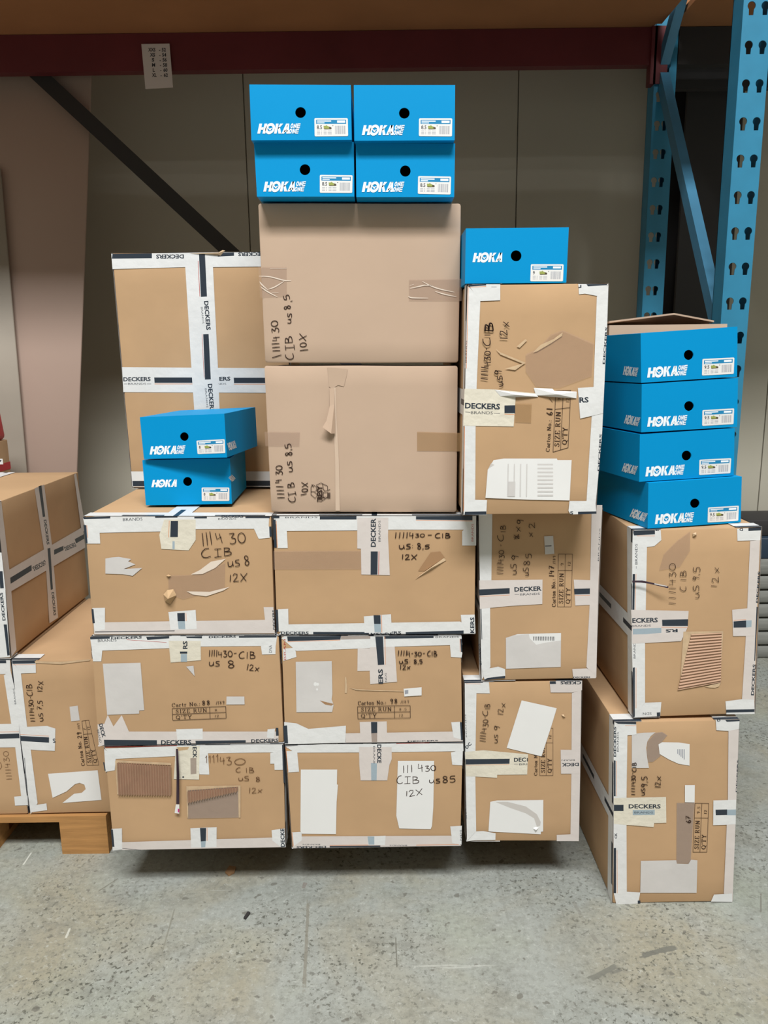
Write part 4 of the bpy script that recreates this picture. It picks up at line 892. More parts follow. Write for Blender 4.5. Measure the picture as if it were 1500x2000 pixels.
c.tape([(310, 176), (495, 176), (498, 282), (420, 290)]).bar([(310, 176), (495, 174), (495, 196), (340, 192)]).line((400, 206), (495, 208)).done()
c.tape([(1290, 250), (1380, 238), (1350, 1060), (1325, 1722), (1250, 1652), (1275, 1065), (1285, 845)], 'tape_thin').word('DECKERS', (1362, 780), (1374, 500), 10).done()
c.tape([(1180, 158), (1386, 156), (1380, 236), (1290, 252), (1186, 246)]).word('D', (1192, 170), (1222, 170), 22).bar([(1262, 158), (1386, 156), (1386, 168), (1275, 174)]).done()
c.tape([(302, 830), (752, 820), (755, 1042), (650, 1046), (645, 1080), (302, 1052)], 'tape_aged').bar([(303, 888), (386, 888), (386, 942), (303, 942)]).word('DECKERS', (430, 918), (706, 918), 34).bar([(465, 932), (655, 930), (655, 975), (465, 977)], 'tape_blue').word('BRANDS', (480, 962), (640, 962), 16, .0).done()
c.tape([(1160, 850), (1356, 845), (1352, 1056), (1158, 1064)], 'tape').bar([(1178, 930), (1278, 928), (1278, 976), (1180, 978)]).bar([(1278, 930), (1354, 928), (1354, 978), (1278, 978)], 'tape_blue').done()
c.label([(915, 718), (1000, 718), (998, 868), (915, 866)], 'paper')
c.label([(535, 1370), (840, 1365), (845, 1394), (945, 1397), (968, 1360), (1022, 1366), (1015, 1646), (530, 1646)], 'paper_grey')
c.tape([(325, 1748), (415, 1636), (530, 1642), (512, 1738)]).bar([(508, 1712), (531, 1712), (531, 1736), (508, 1738)]).done()
c.tape([(1138, 1722), (1165, 1660), (1320, 1652), (1322, 1724)]).done()
c.hand([('1111', (485, 805), (487, 715), 34), ('430', (490, 710), (490, 635), 36), ('-', (482, 625), (482, 608), 34), ('CiB', (495, 605), (495, 525), 36), ('us', (570, 805), (570, 745), 44), ('9,5', (592, 735), (592, 642), 52), ('12', (705, 738), (705, 690), 50), ('x', (710, 680), (710, 638), 52), ('67', (965, 1045), (962, 982), 40)], .11)

# --- the carton standing behind the left column's shoe boxes
c = Box('carton', 'tall carton cross-taped in white, standing behind the two blue shoe boxes at left', 'carton', 2.36,
        ((218, 494), (553, 491), (578, 951), (258, 953)), 0.32, group=G, zoom=zoom(200, 470, 560, 1358))
c.body(CARD)
c.wrap('T', phase=.7).wrap('B').wrap('L').wrap('R')
c.tape([(145, 932), (1330, 940), (1330, 1122), (155, 1116)]).word('DECKERS', (155, 1036), (356, 1033), 29).word('BRANDS', (190, 1062), (322, 1061), 14, .0).line((160, 1056), (186, 1056), 'ink', 3).line((328, 1056), (360, 1056), 'ink', 3).bar([(382, 1008), (676, 1008), (676, 1048), (385, 1048)]).line((385, 1056), (676, 1056)).word('ERS', (862, 1032), (944, 1030), 28).word('NDS', (850, 1062), (912, 1061), 13, .0).bar([(968, 1010), (1260, 1010), (1260, 1050), (970, 1050)]).line((970, 1057), (1260, 1057)).done()
c.tape([(66, 98), (700, 88), (1300, 84), (1300, 190), (820, 195), (610, 195), (75, 210)]).bar([(75, 98), (365, 93), (365, 130), (70, 133)]).word('DECKERS', (600, 103), (396, 104), 28).bar([(850, 90), (970, 87), (970, 112), (850, 118)]).word('DECKERS', (1200, 86), (1000, 88), 26).done()
c.tape([(605, 98), (810, 94), (850, 900), (866, 1290), (885, 1760), (700, 1760), (680, 1290), (660, 1000)]).bar([(712, 100), (756, 100), (771, 412), (726, 415)]).line((706, 150), (718, 412), 'red').word('DECKERS', (750, 446), (768, 660), 30).word('BRANDS', (725, 490), (738, 612), 14, .0).bar([(743, 690), (783, 688), (799, 1022), (756, 1024)]).line((735, 690), (750, 1010), 'red', 3).word('DECKERS', (778, 1056), (795, 1262), 30).word('BRANDS', (755, 1090), (768, 1230), 13, .0).done()
c.tape([(212, 1700), (1330, 1700), (1330, 1812), (222, 1812)]).bar([(222, 1770), (1330, 1768), (1330, 1806), (226, 1808)]).done()
c.fan('torn_patch', [(640, 96), (760, 100), (870, 112), (895, 84), (905, 74), (885, 70), (860, 88), (740, 92)], (850, 96, .006), M['card_scuff'], label='lifted strip of torn tape')

# --- the second pallet on the left
G3 = 'taped brown cartons on the left pallet'
c = Box('carton', 'upper carton on the left pallet, its taped side turned to the aisle', 'carton', 2.14,
        ((-250, 985), (-12, 983), (21, 1286), (-205, 1290)), 0.62, group=G3, zoom=zoom(0, 780, 220, 846))
c.body(CARD)
c.wrap('T').wrap('B').wrap('L')
c.tape([(50, 1290), (620, 958), (640, 1112), (65, 1452)], 'tape_thin', 'R').bar([(75, 1340), (235, 1243), (237, 1285), (78, 1386)]).bar([(405, 1130), (475, 1100), (476, 1132), (405, 1168)]).bar([(560, 1050), (630, 1012), (632, 1046), (570, 1082)]).word('DECKERS', (335, 1208), (240, 1262), 32).word('DECKERS', (560, 1075), (478, 1112), 30).done()
c.tape([(258, 668), (330, 640), (390, 1100), (435, 1640), (370, 1682), (340, 1200)], 'tape_thin', 'R').bar([(288, 652), (310, 645), (338, 880), (320, 884)]).word('DECKERS', (328, 905), (352, 1092), 18).bar([(355, 1120), (376, 1115), (396, 1425), (380, 1432)]).word('DECKERS', (386, 1450), (402, 1625), 18).done()
c.tape([(-48, 785), (8, 765), (70, 1290), (122, 1880), (84, 1935)], 'tape_thin', 'R').bar([(-46, 790), (-30, 785), (30, 1320), (85, 1925), (78, 1930)]).done()
c.tape([(554, 566), (570, 556), (628, 890), (636, 985), (612, 1000)], 'tape_thin', 'R').done()
c.tape([(-60, 1420), (40, 1420), (75, 1935), (-60, 1945)], 'tape', 'F').word('DECKERS', (42, 1660), (20, 1450), 22).bar([(28, 1690), (52, 1690), (74, 1920), (56, 1925)]).done()
c.tape([(-60, 1150), (12, 1150), (42, 1430), (-60, 1430)], 'tape', 'F').bar([(-6, 1290), (20, 1290), (30, 1418), (2, 1420)]).done()
c.seam('T', .25, phase=.5)

c = Box('carton', 'lower carton on the left pallet with a boot-shaped hole torn in its label', 'carton', 2.14,
        ((23, 1289), (231, 1288), (246, 1586), (60, 1590)), 0.60, group=G3, zoom=zoom(0, 1250, 230, 1150))
c.body(CARD)
c.wrap('L', phase=.4).wrap('R').wrap('T', f0=0, f1=.25).seam('L', .5)
c.stamp('29', ((850, 1224), (800, 790), (868, 782), (966, 1220)), '7', '12', [('Carton No.', (830, 1225), (790, 985), 34, .07, .17), ('29', (798, 955), (792, 892), 42, .14, .18), ('/189', (785, 868), (775, 808), 24, .06, .12)], split=.70)
c.tape([(115, 200), (205, 322), (265, 840), (302, 1080), (368, 1592), (300, 1700), (215, 1050), (190, 850)]).word('BRANDS', (160, 625), (142, 470), 16, .0).line((240, 1150), (268, 1480), 'ink', 5).done()
c.tape([(118, 196), (348, 196), (352, 320), (205, 326)]).bar([(118, 200), (350, 197), (350, 228), (122, 232)]).line((125, 240), (348, 238)).done()
c.tape([(192, 850), (460, 838), (542, 864), (536, 1082), (380, 1076), (215, 1062)]).bar([(196, 935), (480, 950), (480, 1002), (202, 985)]).line((196, 920), (480, 938)).word('S', (520, 1004), (545, 1000), 40).done()
c.label([(680, 650), (760, 640), (780, 785), (695, 792)], 'paper_grey')
c.label([(470, 1305), (955, 1270), (992, 1560), (610, 1590), (725, 1500), (800, 1490), (838, 1455), (825, 1412), (780, 1394), (735, 1405), (650, 1478), (515, 1540)], 'paper')
c.tape([(296, 1682), (345, 1610), (455, 1594), (462, 1660)]).done()
c.label([(340, 205), (600, 212), (880, 185), (880, 200), (600, 235), (345, 225)], 'card_scuff', name='torn_patch')
c.hand([('1111', (345, 795), (330, 690), 46), ('430', (335, 690), (322, 580), 46), ('-', (322, 565), (318, 545), 46), ('CiB', (318, 545), (312, 432), 58), ('us', (425, 790), (415, 710), 54), ('7,5', (412, 680), (415, 590), 50), ('12', (415, 502), (412, 445), 50), ('X', (425, 435), (422, 395), 52)], .11)

c = Box('carton', 'lower carton at the left edge of the picture, taped beside the boot-hole carton', 'carton', 2.14,
        ((-192, 1291), (20, 1289), (55, 1590), (-148, 1594)), 0.60, group=G3, zoom=zoom(0, 1250, 230, 1150))
c.body(CARD)
c.wrap('L').wrap('R').wrap('T', f0=.8).seam('L', .5)
c.tape([(-300, 196), (98, 196), (104, 330), (-300, 340)]).bar([(-300, 198), (60, 197), (62, 226), (-300, 232)]).done()
c.tape([(38, 345), (104, 300), (165, 560), (205, 1050), (272, 1600), (212, 1560), (150, 1050), (110, 812)]).done()
c.tape([(-120, 822), (182, 816), (196, 1046), (-120, 1050)]).bar([(-120, 920), (188, 912), (192, 958), (-120, 968)]).line((-120, 900), (186, 896)).done()
c.tape([(140, 1528), (270, 1518), (274, 1612), (148, 1616)], 'tape').done()
c.hand([('1111430', (120, 1360), (80, 1080), 55), ('0', (20, 1260), (10, 1180), 60)], .06, 'pen_thin')

# --- the opened carton behind the right-hand shoe boxes
def open_carton():
    x0, x1, y0, y1 = 0.672, 1.02, 2.33, 2.54
    zb = at(1260, 1031, 1.89).z + 0.004; zt = at(1300, 634, 2.33).z
    r = empty('open_carton', ((x0 + x1) / 2, (y0 + y1) / 2, zb), 'opened brown carton with a raised back flap, behind the right-hand shoe boxes', 'carton')
    t = .005; b = MB()
    b.box(x0, x1, y0, y0 + t, zb, zt).box(x0, x1, y1 - t, y1, zb, zt).box(x0, x0 + t, y0 + t, y1 - t, zb, zt).box(x1 - t, x1, y0 + t, y1 - t, zb, zt).box(x0, x1, y0, y1, zb, zb + t)
    b.make('carton_body', M['card_pale'], r)
    def flap(pts, th=.005, label=None):
        n = len(pts); v = [Vector(p) for p in pts]; v2 = [p + Vector((0, 0, th)) for p in v]
        make('flap', v + v2, [tuple(range(n))[::-1], tuple(range(n, 2 * n))] + [(i, (i + 1) % n, (i + 1) % n + n, i + n) for i in range(n)], M['card_pale'], r, label=label)
    zp = at(1315, 617, 2.44).z
    flap([(x0, y1, zt), (x1, y1, zt + .004), (x1 - .01, 2.40, zt + .008), ((x0 + x1) / 2 + .03, 2.37, zp), (x0 + .02, 2.40, zt + .010)], label='raised back flap')
    flap([(x0 + t, y0 + .03, zt - .004), (x0 + t, y1 - .03, zt - .004), (x0 + .15, y1 - .05, zt - .02), (x0 + .15, y0 + .06, zt - .02)])
    # front flap folded down outside
    make('flap', [(x0, y0 - .001, zt), (x1, y0 - .001, zt), (x1, y0 - .006, zt - .10), (x0, y0 - .006, zt - .10)], [(0, 1, 2, 3)], M['card_pale'], r)
open_carton()

# ------------------------------------------------------------------ blue shoe boxes
def shoe_box(label, D, quad, depth, yaw, zm, hole, mark, lab, size, full=True, group=None, side=None, lid=False):
    """hole = (cx, cy, rx, ry); mark = baseline start, end, height; lab = label corners TL TR BR BL; side = (face, baseline start, end, height)"""
    c = Box('shoe_box', label, 'shoe box', D, quad, depth, yaw, group=group, zoom=zm)
    F, B, d = c.F, c.B, c.d
    off = c.root.location
    # card shell with a real finger hole punched in the front
    K = 28; front = c.faces['F']
    hp = [front.put(*c.px((hole[0] + hole[2] * math.cos(2 * math.pi * k / K), hole[1] + hole[3] * math.sin(2 * math.pi * k / K)))) for k in range(K)]
    bm = bmesh.new()
    fv = [bm.verts.new(p) for p in F]; bv = [bm.verts.new(p) for p in B]; hv = [bm.verts.new(p) for p in hp]; hb = [bm.verts.new(p + d * .003) for p in hp]
    oe = [bm.edges.new((fv[i], fv[(i + 1) % 4])) for i in range(4)]; he = [bm.edges.new((hv[i], hv[(i + 1) % K])) for i in range(K)]
    bmesh.ops.triangle_fill(bm, edges=oe + he, use_beauty=True)
    for i in range(4):
        j = (i + 1) % 4; bm.faces.new((fv[j], fv[i], bv[i], bv[j]))
    bm.faces.new(bv[::-1])
    for i in range(K): bm.faces.new((hv[i], hv[(i + 1) % K], hb[(i + 1) % K], hb[i]))
    bmesh.ops.recalc_face_normals(bm, faces=bm.faces[:])
    for v in bm.verts: v.co -= off
    me = bpy.data.meshes.new('box_shell'); bm.to_mesh(me); bm.free(); me.materials.append(M['blue'])
    o = bpy.data.objects.new('box_shell', me); scene.collection.objects.link(o); o.parent = c.root
    # near-black liner behind the hole: the unlit inside is put into its colour
    iv = [p.lerp(sum(F + B, Vector()) / 8, .06) + d * .006 for p in F] + [p.lerp(sum(F + B, Vector()) / 8, .06) for p in B]
    make('dark_liner', iv, [(0, 1, 5, 4), (3, 2, 6, 7), (0, 4, 7, 3), (1, 2, 6, 5), (4, 5, 6, 7)], M['blue_in'], c.root)
    if lid:
        # lid line: a thin step all round, near the bottom of the box
        up = (F[0] - F[3]).normalized(); V = []; Fc = []
        ring = [F[3], F[2], B[2], B[3]]; cen = sum(ring, Vector()) / 4
        for p in ring:
            n = (p - cen).normalized() * .0012
            V += [p + n + up * .012, p + n + up * .0135]
        for i in range(4):
            j = (i + 1) % 4; Fc.append((2 * i, 2 * j, 2 * j + 1, 2 * i + 1))
        make('lid_edge', V, Fc, M['blue'], c.root)
    def put_mark(face, p0, p1, h, kind):
        fc = c.faces[face]; fc.layer += .00008
        v, f = kind
        make('printed_logo', c._map(v, p0, p1, h, face, fc.layer), f, M['white_print'], c.root)
    put_mark('F', *mark, MARK_FULL if full else MARK_SHORT)
    if side: put_mark(side[0], *side[1:4], MARK_FULL if full else MARK_SHORT)
    # size label
    fc = c.faces['F']; fc.layer += .0001; L0 = fc.layer
    q = [Vector((p[0], p[1])) for p in lab]
    def P(u, v): return (q[0] * (1 - u) + q[1] * u) * (1 - v) + (q[3] * (1 - u) + q[2] * u) * v
    def quad3(u0, v0, u1, v1, o): return [fc.put(*c.px(P(u, v)), o) for u, v in ((u0, v0), (u1, v0), (u1, v1), (u0, v1))]
    e = .03; rim = [(e, 0), (1 - e, 0), (1 - e * .3, e * .6), (1, e * 1.8), (1, 1 - e * 1.8), (1 - e * .3, 1 - e * .6), (1 - e, 1), (e, 1), (e * .3, 1 - e * .6), (0, 1 - e * 1.8), (0, e * 1.8), (e * .3, e * .6)]
    lo = make('size_label', [fc.put(*c.px(P(u, v)), L0) for u, v in rim], [tuple(range(12))], M['paper'], c.root)
    mats = ['lab_blue', 'white_print', 'dark_print', 'grey_print', 'shoe_green', 'shoe_dark']; V = []; Fc = []; mi = []
    def add(v, f, m):
        n = len(V); V.extend(v); Fc.extend([tuple(i + n for i in k) for k in f]); mi.extend([mats.index(m)] * len(f))
    def r(u0, v0, u1, v1, m, o=.00003): add(quad3(u0, v0, u1, v1, L0 + o), [(0, 1, 2, 3)], m)
    r(.05, .09, .95, .32, 'lab_blue')
    r(.68, .13, .92, .25, 'white_print', .00006); r(.08, .13, .50, .19, 'white_print', .00006); r(.08, .235, .30, .28, 'white_print', .00006)
    tv, tf = glyph_text(size, .02)
    w_ = .155 if len(size) > 1 else .06
    add([fc.put(*c.px(P(.07 + a * w_, .60 - bb * .20)), L0 + .00006) for a, bb in tv], tf, 'dark_print')
    sh = [(.27, .42), (.33, .42), (.36, .38), (.40, .44), (.50, .50), (.51, .56), (.50, .58), (.28, .58)]
    add([fc.put(*c.px(P(u, v)), L0 + .00006) for u, v in sh], [tuple(range(8))], 'shoe_green')
    add([fc.put(*c.px(P(u, v)), L0 + .00009) for u, v in ((.27, .57), (.40, .58), (.51, .56), (.50, .61), (.30, .62))], [(0, 1, 2, 3, 4)], 'shoe_dark')
    add([fc.put(*c.px(P(u, v)), L0 + .00009) for u, v in ((.43, .48), (.50, .50), (.51, .56), (.44, .57))], [(0, 1, 2, 3)], 'shoe_dark')
    r(.535, .40, .56, .44, 'dark_print')
    rr = random.Random(3); u = .61
    while u < .91:
        t = rr.choice([.006, .008, .014]); r(u, .42, u + t, .88, 'grey_print'); u += t + rr.choice([.008, .010, .014])
    for v_ in (.69, .77, .85):
        for u0, u1 in ((.07, .16), (.19, .22), (.27, .36), (.39, .51)): r(u0, v_, u1, v_ + .03, 'grey_print')
    po = make('label_print', V, Fc, [M[k] for k in mats], lo)
    po.data.polygons.foreach_set('material_index', mi)
    return c

Z2 = zoom(450, 130, 950, 1500)
GA = 'blue shoe boxes on top of the plain cartons'
shoe_box('blue shoe box, upper left of the four on top of the plain cartons', 1.878, ((487, 165), (685, 166), (687, 273), (491, 274)), .34, 0, Z2, (411, 269, 31, 32), ((158, 393), (408, 393), 58), ((492, 303), (688, 303), (690, 408), (494, 410)), '8.5', group=GA)
shoe_box('blue shoe box, upper right of the four on top of the plain cartons', 1.878, ((691, 166), (889, 166), (888, 274), (692, 275)), .34, 0, Z2, (1019, 273, 31, 32), ((770, 402), (1018, 402), 58), ((1105, 304), (1300, 304), (1298, 410), (1104, 408)), '8.5', group=GA)
shoe_box('blue shoe box, lower left of the four on top of the plain cartons', 1.90, ((496, 279), (691, 277), (692, 384), (502, 384)), .34, 0, Z2, (437, 604, 31, 32), ((193, 733), (440, 732), 58), ((524, 635), (716, 637), (714, 741), (524, 740)), '8.5', group=GA)
shoe_box('blue shoe box, lower right of the four on top of the plain cartons', 1.90, ((695, 280), (889, 280), (887, 385), (696, 385)), .34, 0, Z2, (1025, 612, 31, 33), ((770, 735), (1016, 734), 58), ((1100, 642), (1293, 645), (1290, 750), (1098, 746)), '8.5', group=GA)
ZR = zoom(890, 430, 1200, 1069)
shoe_box('single blue shoe box with the short logo, on the tall carton with stamp 61', 1.86, ((910, 446), (1111, 444), (1106, 552), (908, 554)), .34, 0, ZR, (407, 240, 36, 37), ((113, 283), (320, 281), 62), ((506, 297), (727, 297), (722, 412), (502, 412)), '9', full=False)
ZL = zoom(250, 780, 510, 1500)
GB = 'blue shoe boxes on the left column'
shoe_box('blue shoe box set askew on top of another, above the left column', 2.05, ((273, 815), (438, 808), (443.3, 893.5), (281, 896.5)), .27, 8, ZL, (634, 420, 48, 49), ((245, 622), (645, 612), 92), ((772, 465), (1090, 448), (1098, 605), (785, 616)), '8', group=GB, side=('R', (1140, 575), (1228, 542), 82))
shoe_box('blue shoe box with the short logo, under the askew one on the left column', 2.06, ((278, 899), (449, 895), (453, 984), (285, 987)), .27, -1.5, ZL, (671, 926, 50, 51), ((264, 990), (560, 985), 82), ((830, 993), (1142, 993), (1142, 1144), (832, 1144)), '8', full=False, group=GB, side=('R', (1172, 930), (1212, 890), 62))
ZH = zoom(1160, 600, 1480, 1455)
GC = 'blue shoe boxes stacked on the far right carton'
def hq(*p): return [(1160 + a / 4.547, 600 + b_ / 4.547) for a, b_ in p]
HS = [('topmost blue shoe box of the four stacked on the far right carton', ((415, 232), (1275, 172), (1272, 616), (420, 672)), (842, 424, 43, 45), ((472, 626), (832, 602), 88), ((962, 460), (1246, 446), (1240, 592), (958, 607)), ((258, 600), (386, 616), 78)),
      ('second blue shoe box from the top of the four on the far right carton', ((425, 684), (1280, 628), (1272, 1062), (420, 1112)), (845, 878, 43, 44), ((472, 1062), (828, 1044), 84), ((962, 914), (1244, 898), (1238, 1038), (960, 1054)), ((268, 1030), (396, 1058), 78)),
      ('third blue shoe box from the top of the four on the far right carton', ((408, 1130), (1250, 1074), (1242, 1496), (402, 1551)), (823, 1318, 43, 44), ((456, 1503), (805, 1484), 84), ((936, 1354), (1218, 1340), (1210, 1474), (932, 1490)), ((248, 1456), (372, 1488), 76)),
      ('bottom blue shoe box of the four on the far right carton, set a little forward', ((484, 1562), (1314, 1504), (1303, 1911), (477, 1966)), (897, 1742, 42, 42), ((540, 1926), (888, 1906), 84), ((1012, 1778), (1286, 1762), (1280, 1896), (1008, 1912)), ((318, 1858), (454, 1906), 76))]
for i, (lb, q, hole, mk, lab, sd) in enumerate(HS):
    shoe_box(lb, 1.897 if i < 3 else 1.89, hq(*q), .34, -11, ZH, hole, mk, lab, '9.5', group=GC, side=('L', *sd))

# ------------------------------------------------------------------ pallets
def pallet(name, label, x0, x1, y0, y1, m, k_=1.0, boards=5):
    r = empty(name, ((x0 + x1) / 2, (y0 + y1) / 2, 0), label, 'pallet', 'wooden pallets under the cartons')
    L = x1 - x0; Dp = y1 - y0
    for k in range(boards):
        wd = .145 if k % 2 == 0 else .10
        yc = y0 + wd / 2 * 0 + k * (Dp - .145) / (boards - 1)
        MB().box(x0, x1, yc, yc + (.145 if k in (0, boards - 1) else wd), .122 * k_, .144 * k_).make('deck_board', m, r)
    for i in range(3):
        xa = x0 + i * (L - .145) / 2
        MB().box(xa, xa + .145, y0, y1, .100 * k_, .122 * k_).make('stringer_board', m, r)
        MB().box(xa, xa + .145, y0, y1, 0, .022 * k_).make('bottom_board', m, r)
        for j in range(3):
            ya = y0 + j * (Dp - .10) / 2
            MB().box(xa, xa + .145, ya, ya + .10, .022 * k_, .100 * k_).make('block', m, r)
    return r
pallet('wooden_pallet', 'light wooden pallet under the left edge cartons, one block showing', -1.72, -.865, 2.13, 2.93, M['wood'], .90)
pallet('wooden_pallet', 'wooden pallet in shadow under the three main columns of cartons', -.68, .52, 2.20, 3.00, M['wood_dark'], .97)

# ------------------------------------------------------------------ the pallet rack
rk = empty('pallet_rack', (1.16, 2.6, 0), 'blue steel pallet rack frame with dark red beams and black cross brace', 'rack')
def keyhole(cx, cz, up):
    pts = []
    for k in range(13):
        a = math.radians(-50 + 280 * k / 12); pts.append((cx + .0125 * math.cos(a), cz + .0125 * math.sin(a)))
    pts += [(cx - .007, cz - .026), (cx + .007, cz - .026)]
    return pts
def upright(xl, xr, y, ztop, hole_x, z_first, flange_side, name, m):
    """C-section upright: pierced front plate, two side flanges with rear lips"""
    bm = bmesh.new()
    zc = z_first
    while zc - .1083 > .12: zc -= .1083
    z0 = 0.0
    while z0 < ztop - .01:
        z1 = min(zc + .054, ztop)
        if z1 + .06 > ztop: z1 = ztop
        rim = [bm.verts.new((px_, y, pz_)) for px_, pz_ in ((xl, z0), (xr, z0), (xr, z1), (xl, z1))]
        ed = [bm.edges.new((rim[k], rim[(k + 1) % 4])) for k in range(4)]
        if zc + .02 < z1:
            for hx in hole_x:
                kp = keyhole(hx, zc, 1); hv = [bm.verts.new((a_, y, b_)) for a_, b_ in kp]; hb = [bm.verts.new((a_, y + .003, b_)) for a_, b_ in kp]
                ed += [bm.edges.new((hv[k], hv[(k + 1) % len(hv)])) for k in range(len(hv))]
                for k in range(len(hv)): bm.faces.new((hv[k], hv[(k + 1) % len(hv)], hb[(k + 1) % len(hv)], hb[k]))
        bmesh.ops.triangle_fill(bm, edges=ed, use_beauty=True)
        z0 = z1; zc += .1083
    bm.verts.index_update()
    v = [tuple(p.co) for p in bm.verts]; f = [tuple(q.index for q in p.verts) for p in bm.faces]; bm.free()
    b = MB(); b.add(v, f)
    for xs in (xl, xr - .003):
        b.box(xs, xs + .003, y + .0012, y + .075, 0, ztop)
    b.box(xl, xl + .018, y + .072, y + .075, 0, ztop); b.box(xr - .018, xr, y + .072, y + .075, 0, ztop)
    b.box(xl - .02, xr + .02, y - .02, y + .095, 0, .006)
    return b.make(name, m, rk)
ZT = 3.6
upright(1.108, 1.197, 2.58, ZT, (1.133, 1.175), H + 1.035, -1, 'upright_post', M['post_blue'])
upright(1.112, 1.200, 3.38, ZT, (1.1335, 1.163), H + 1.034, -1, 'upright_post', M['post_blue'])
zb = H + 1.148; zt = H + 1.285
b = MB(); b.box(-2.6, 1.112, 3.385, 3.43, zb, zt); b.make('rear_beam', M['beam_red'], rk)
b = MB(); b.box(-2.6, 1.108, 2.585, 2.63, zb, zt); b.make('front_beam', M['beam_red'], rk)
b = MB(); b.box(1.092, 1.114, 3.372, 3.42, zb - .075, zt); b.box(1.105, 1.16, 3.372, 3.378, zb - .075, zt); b.make('beam_connector', M['beam_red'], rk)
b = MB(); b.box(1.205, 2.9, 3.385, 3.43, zb, zt); b.make('rear_beam', M['column'], rk)
b = MB(); b.box(1.205, 2.9, 2.585, 2.63, zb, zt); b.make('front_beam', M['beam_red'], rk)
# zigzag bracing of the side frame
b = MB(); b.bar((1.150, 3.39, H + 1.10), (1.150, 2.640, H + .02), .05, .036, (1, 0, 0)); b.make('side_brace', M['brace_blue'], rk)
b = MB(); b.bar((1.150, 3.39, H + 1.16), (1.150, 2.640, H + 1.98), .05, .036, (1, 0, 0)); b.make('side_brace', M['brace_blue'], rk)
# flat black cross brace at the back of the bay
a0 = at(80, 150, 3.45); a1 = at(447, 490, 3.45); dv = (a1 - a0)
b = MB(); p, q = a0 - dv * .35, a1 + dv * 1.2
b.bar(p, q, .062, .006, (0, 1, 0)); b.make('cross_brace', M['black_steel'], rk)

b = MB(); b.box(-2.6, 3.0, 3.462, 3.474, zt + .026, 4.7); b.make('added_shade_panel', M['deck'], rk)  # unseen panel added above the shelf to keep lamp light off the wall
za, zc_ = zt + .002, zt + .024
sb = MB(); sb.box(-2.6, 1.10, 2.50, 3.46, za, zc_); sb.box(1.10, 1.124, 2.68, 3.36, za, zc_)  # both boards' front edges drawn out of view to shade the bay behind
o = sb.make('shelf_board', M['deck']); tag(o, 'wide brown chipboard shelf resting on the red beams overhead', 'shelf board')
sb = MB(); sb.box(1.205, 2.9, 2.50, 3.46, za, zc_); sb.box(1.176, 1.205, 2.68, 3.36, za, zc_)
o = sb.make('shelf_board', M['deck']); tag(o, 'brown chipboard shelf of the next bay, seen between the two blue posts', 'shelf board')

# size chart hanging on the rear beam
pl = Vector((0, 3.375, 0)); n = Vector((0, 1, 0))
def sp(px, py, o=0): return on_plane(px, py, pl, n) - n * o
r = empty('size_chart', sp(310, 130), 'small white size chart sign hanging on the dark red beam', 'sign')
make('sign_sheet', [sp(276, 86), sp(331, 85), sp(338, 171), sp(284, 174)], [(0, 3, 2, 1)], M['sign'], r)
V = []; F_ = []
def stext(t, x, y, wd, h):
    v, f = glyph_text(t, .03); nn = len(V)
    V.extend([sp(x + a * wd, y - bb * h - .05 * a, .0006) for a, bb in v]); F_.extend([tuple(i + nn for i in q) for q in f])
for i, (a, bnum, xa, wa) in enumerate((('XXS', '52', 289.5, 14), ('XS', '54', 293, 10), ('S', '56', 296.5, 5), ('M', '58', 297, 6), ('L', '60', 298.5, 4), ('XL', '62', 297, 9))):
    y = 100.5 + i * 9.9
    stext(a, xa, y, wa, 6.6); stext(bnum, 316 + i * .8, y, 8, 6.6); stext('-', 310.5 + i * .6, y, 2.6, 6)
make('sign_print', V, F_, M['dark_print'], r)

# ------------------------------------------------------------------ boards, boxes and timber at the sides
def board(name, label, pts, th, m):
    a = [Vector(p) for p in pts]; nn = (a[1] - a[0]).cross(a[3] - a[0]).normalized()
    if nn.y < 0: nn = -nn
    v = a + [p + nn * th for p in a]
    o = make(name, v, [(0, 1, 2, 3), (7, 6, 5, 4), (0, 4, 5, 1), (1, 5, 6, 2), (2, 6, 7, 3), (3, 7, 4, 0)], m)
    bevel(o, .003, 1); tag(o, label, 'board'); return o
# the sheet stands on the floor just behind the pallet and leans back a little
def ly(z): return 3.34 + .0593 * z
PN = Vector((0, 1, -.0593))
def sheet_pt(px, py, dy=0.0): return on_plane(px, py, Vector((0, 3.34 + dy, 0)), PN)
def edge_x(p, q, z): return p.x + (q.x - p.x) * (z - p.z) / (q.z - p.z)
e0, e1 = sheet_pt(150, 920), sheet_pt(178, 150)
zh = 3.1
board('hardboard_sheet', 'large beige sheet leaning on the wall behind the left pallet', [(-2.5, ly(0), 0), (edge_x(e0, e1, 0), ly(0), 0), (edge_x(e0, e1, zh), ly(zh), zh), (-2.5, ly(zh), zh)], .012, M['board'])
e0, e1 = sheet_pt(52, 920, -.03), sheet_pt(4, 370, -.03)
board('pale_board', 'narrow pale spotted board leaning in front of the large beige sheet', [(-2.4, ly(0) - .03, 0), (edge_x(e0, e1, 0), ly(0) - .03, 0), (edge_x(e0, e1, 2.3), ly(2.3) - .03, 2.3), (-2.4, ly(2.3) - .03, 2.3)], .010, M['board_old'])
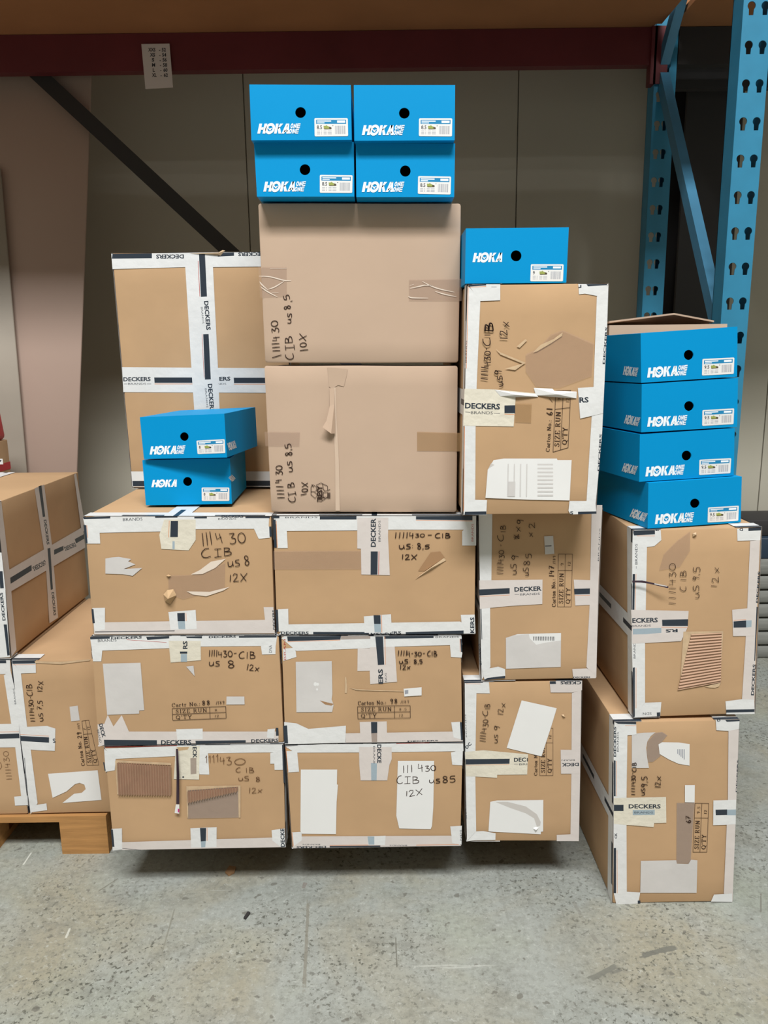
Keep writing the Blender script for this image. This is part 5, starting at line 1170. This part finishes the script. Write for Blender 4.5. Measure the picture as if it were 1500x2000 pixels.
# red tub and carton behind the upper left carton
r = empty('tall_carton', (-1.72, 3.08, 0), 'plain brown carton with a red base band and a logo sticker, at the left edge', 'carton')
x1, y0 = at(18, 890, 3.18).x, 2.98
ztop = at(10, 868, 2.98).z; zred = at(10, 914, 2.98).z
b = MB(); b.box(x1 - .40, x1, y0, y0 + .20, 0, ztop); bevel(b.make('carton_body', M['card'], r), .004)
b = MB(); b.box(x1 - .401, x1 + .001, y0 - .001, y0 + .201, zred - .03, zred); b.make('red_band', M['red_plastic'], r)
p = at(0, 902, 2.98)
make('sticker', [(p.x - .03, y0 - .0015, p.z - .010), (p.x + .012, y0 - .0015, p.z - .010), (p.x + .012, y0 - .0015, p.z + .012), (p.x - .03, y0 - .0015, p.z + .012)], [(0, 1, 2, 3)], M['paper'], r)
make('sticker_print', [(p.x - .02, y0 - .002, p.z - .002), (p.x - .006, y0 - .002, p.z - .007), (p.x + .008, y0 - .002, p.z + .006), (p.x - .004, y0 - .002, p.z + .010)], [(0, 1, 2, 3)], M['dark_print'], r)
zr = at(10, 803, 2.98).z
b = MB(); v, f = box_vf(x1 - .38, x1 + .004, y0, y0 + .19, ztop + .001, zr)
v = [(px_ + (-.012 if i in (5, 6) else 0), py_, pz_) for i, (px_, py_, pz_) in enumerate(v)]
b.add(v, f); o = b.make('red_tub', M['red_plastic'], None); bevel(o, .02, 3); tag(o, 'red plastic tub upside down on a brown carton, at the left edge', 'tub')

# weathered planks and a navy steel section piled against the wall at the right edge
zs = [0.002]
for k in range(7):
    x0 = at(1398, 1200, 3.62).x - .02 + random.uniform(-.015, .015)
    z0 = zs[-1]; h = .062 if k < 6 else .075
    b = MB(); b.box(x0, 3.2, 3.62 + random.uniform(-.006, .006), 3.84, z0, z0 + h); o = b.make('weathered_plank', M['wood_grey']); bevel(o, .006, 1)
    if k:
        for xa in (2.02, 2.9):
            make('batten', *box_vf(xa, xa + .06, 3.66, 3.80, z0 - .0095, z0), M['wood_grey'], o)
    nm = ['bottom', 'second from bottom', 'third from bottom', 'fourth from bottom', 'fifth from bottom', 'sixth from bottom', 'top'][k]
    tag(o, 'weathered grey plank, %s of the pile against the wall at right' % nm, 'plank', 'grey planks piled by the wall')
    zs.append(z0 + h + .010)
zz = zs[-1] - .009
o = MB().box(1.80, 3.2, 3.64, 3.86, zz, zz + .105).make('steel_section', M['navy_steel']); bevel(o, .006, 2); tag(o, 'dark navy steel section lying on the pile of grey planks', 'steel section')
o = MB().box(1.78, 3.2, 3.68, 3.92, zz + .106, zz + .185).make('steel_section', M['column']); bevel(o, .004, 2); tag(o, 'black bar standing for the dark gap above the navy section, at the right edge', 'steel section')  # solid black bar stands in for the dark gap here

# litter on the floor
def chip(pts, label, m, name):
    g = Vector((0, 0, 0)); n = Vector((0, 0, 1)); v = [on_plane(a, b_, g, n) for a, b_ in pts]; k = len(v)
    o = make(name, [p + n * .0008 for p in v] + [p + n * .006 for p in v], [tuple(range(k))[::-1], tuple(range(k, 2 * k))] + [(i, (i + 1) % k, (i + 1) % k + k, i + k) for i in range(k)], m)
    tag(o, label, 'litter')
chip([(440, 1706), (448, 1694), (461, 1696), (458, 1706), (447, 1712)], 'brown cardboard scrap on the floor before the left column', M['card_dark'], 'cardboard_scrap')
chip([(476, 1795), (484, 1783), (489, 1785), (480, 1797)], 'small dark plastic scrap on the concrete floor', M['column'], 'plastic_scrap')
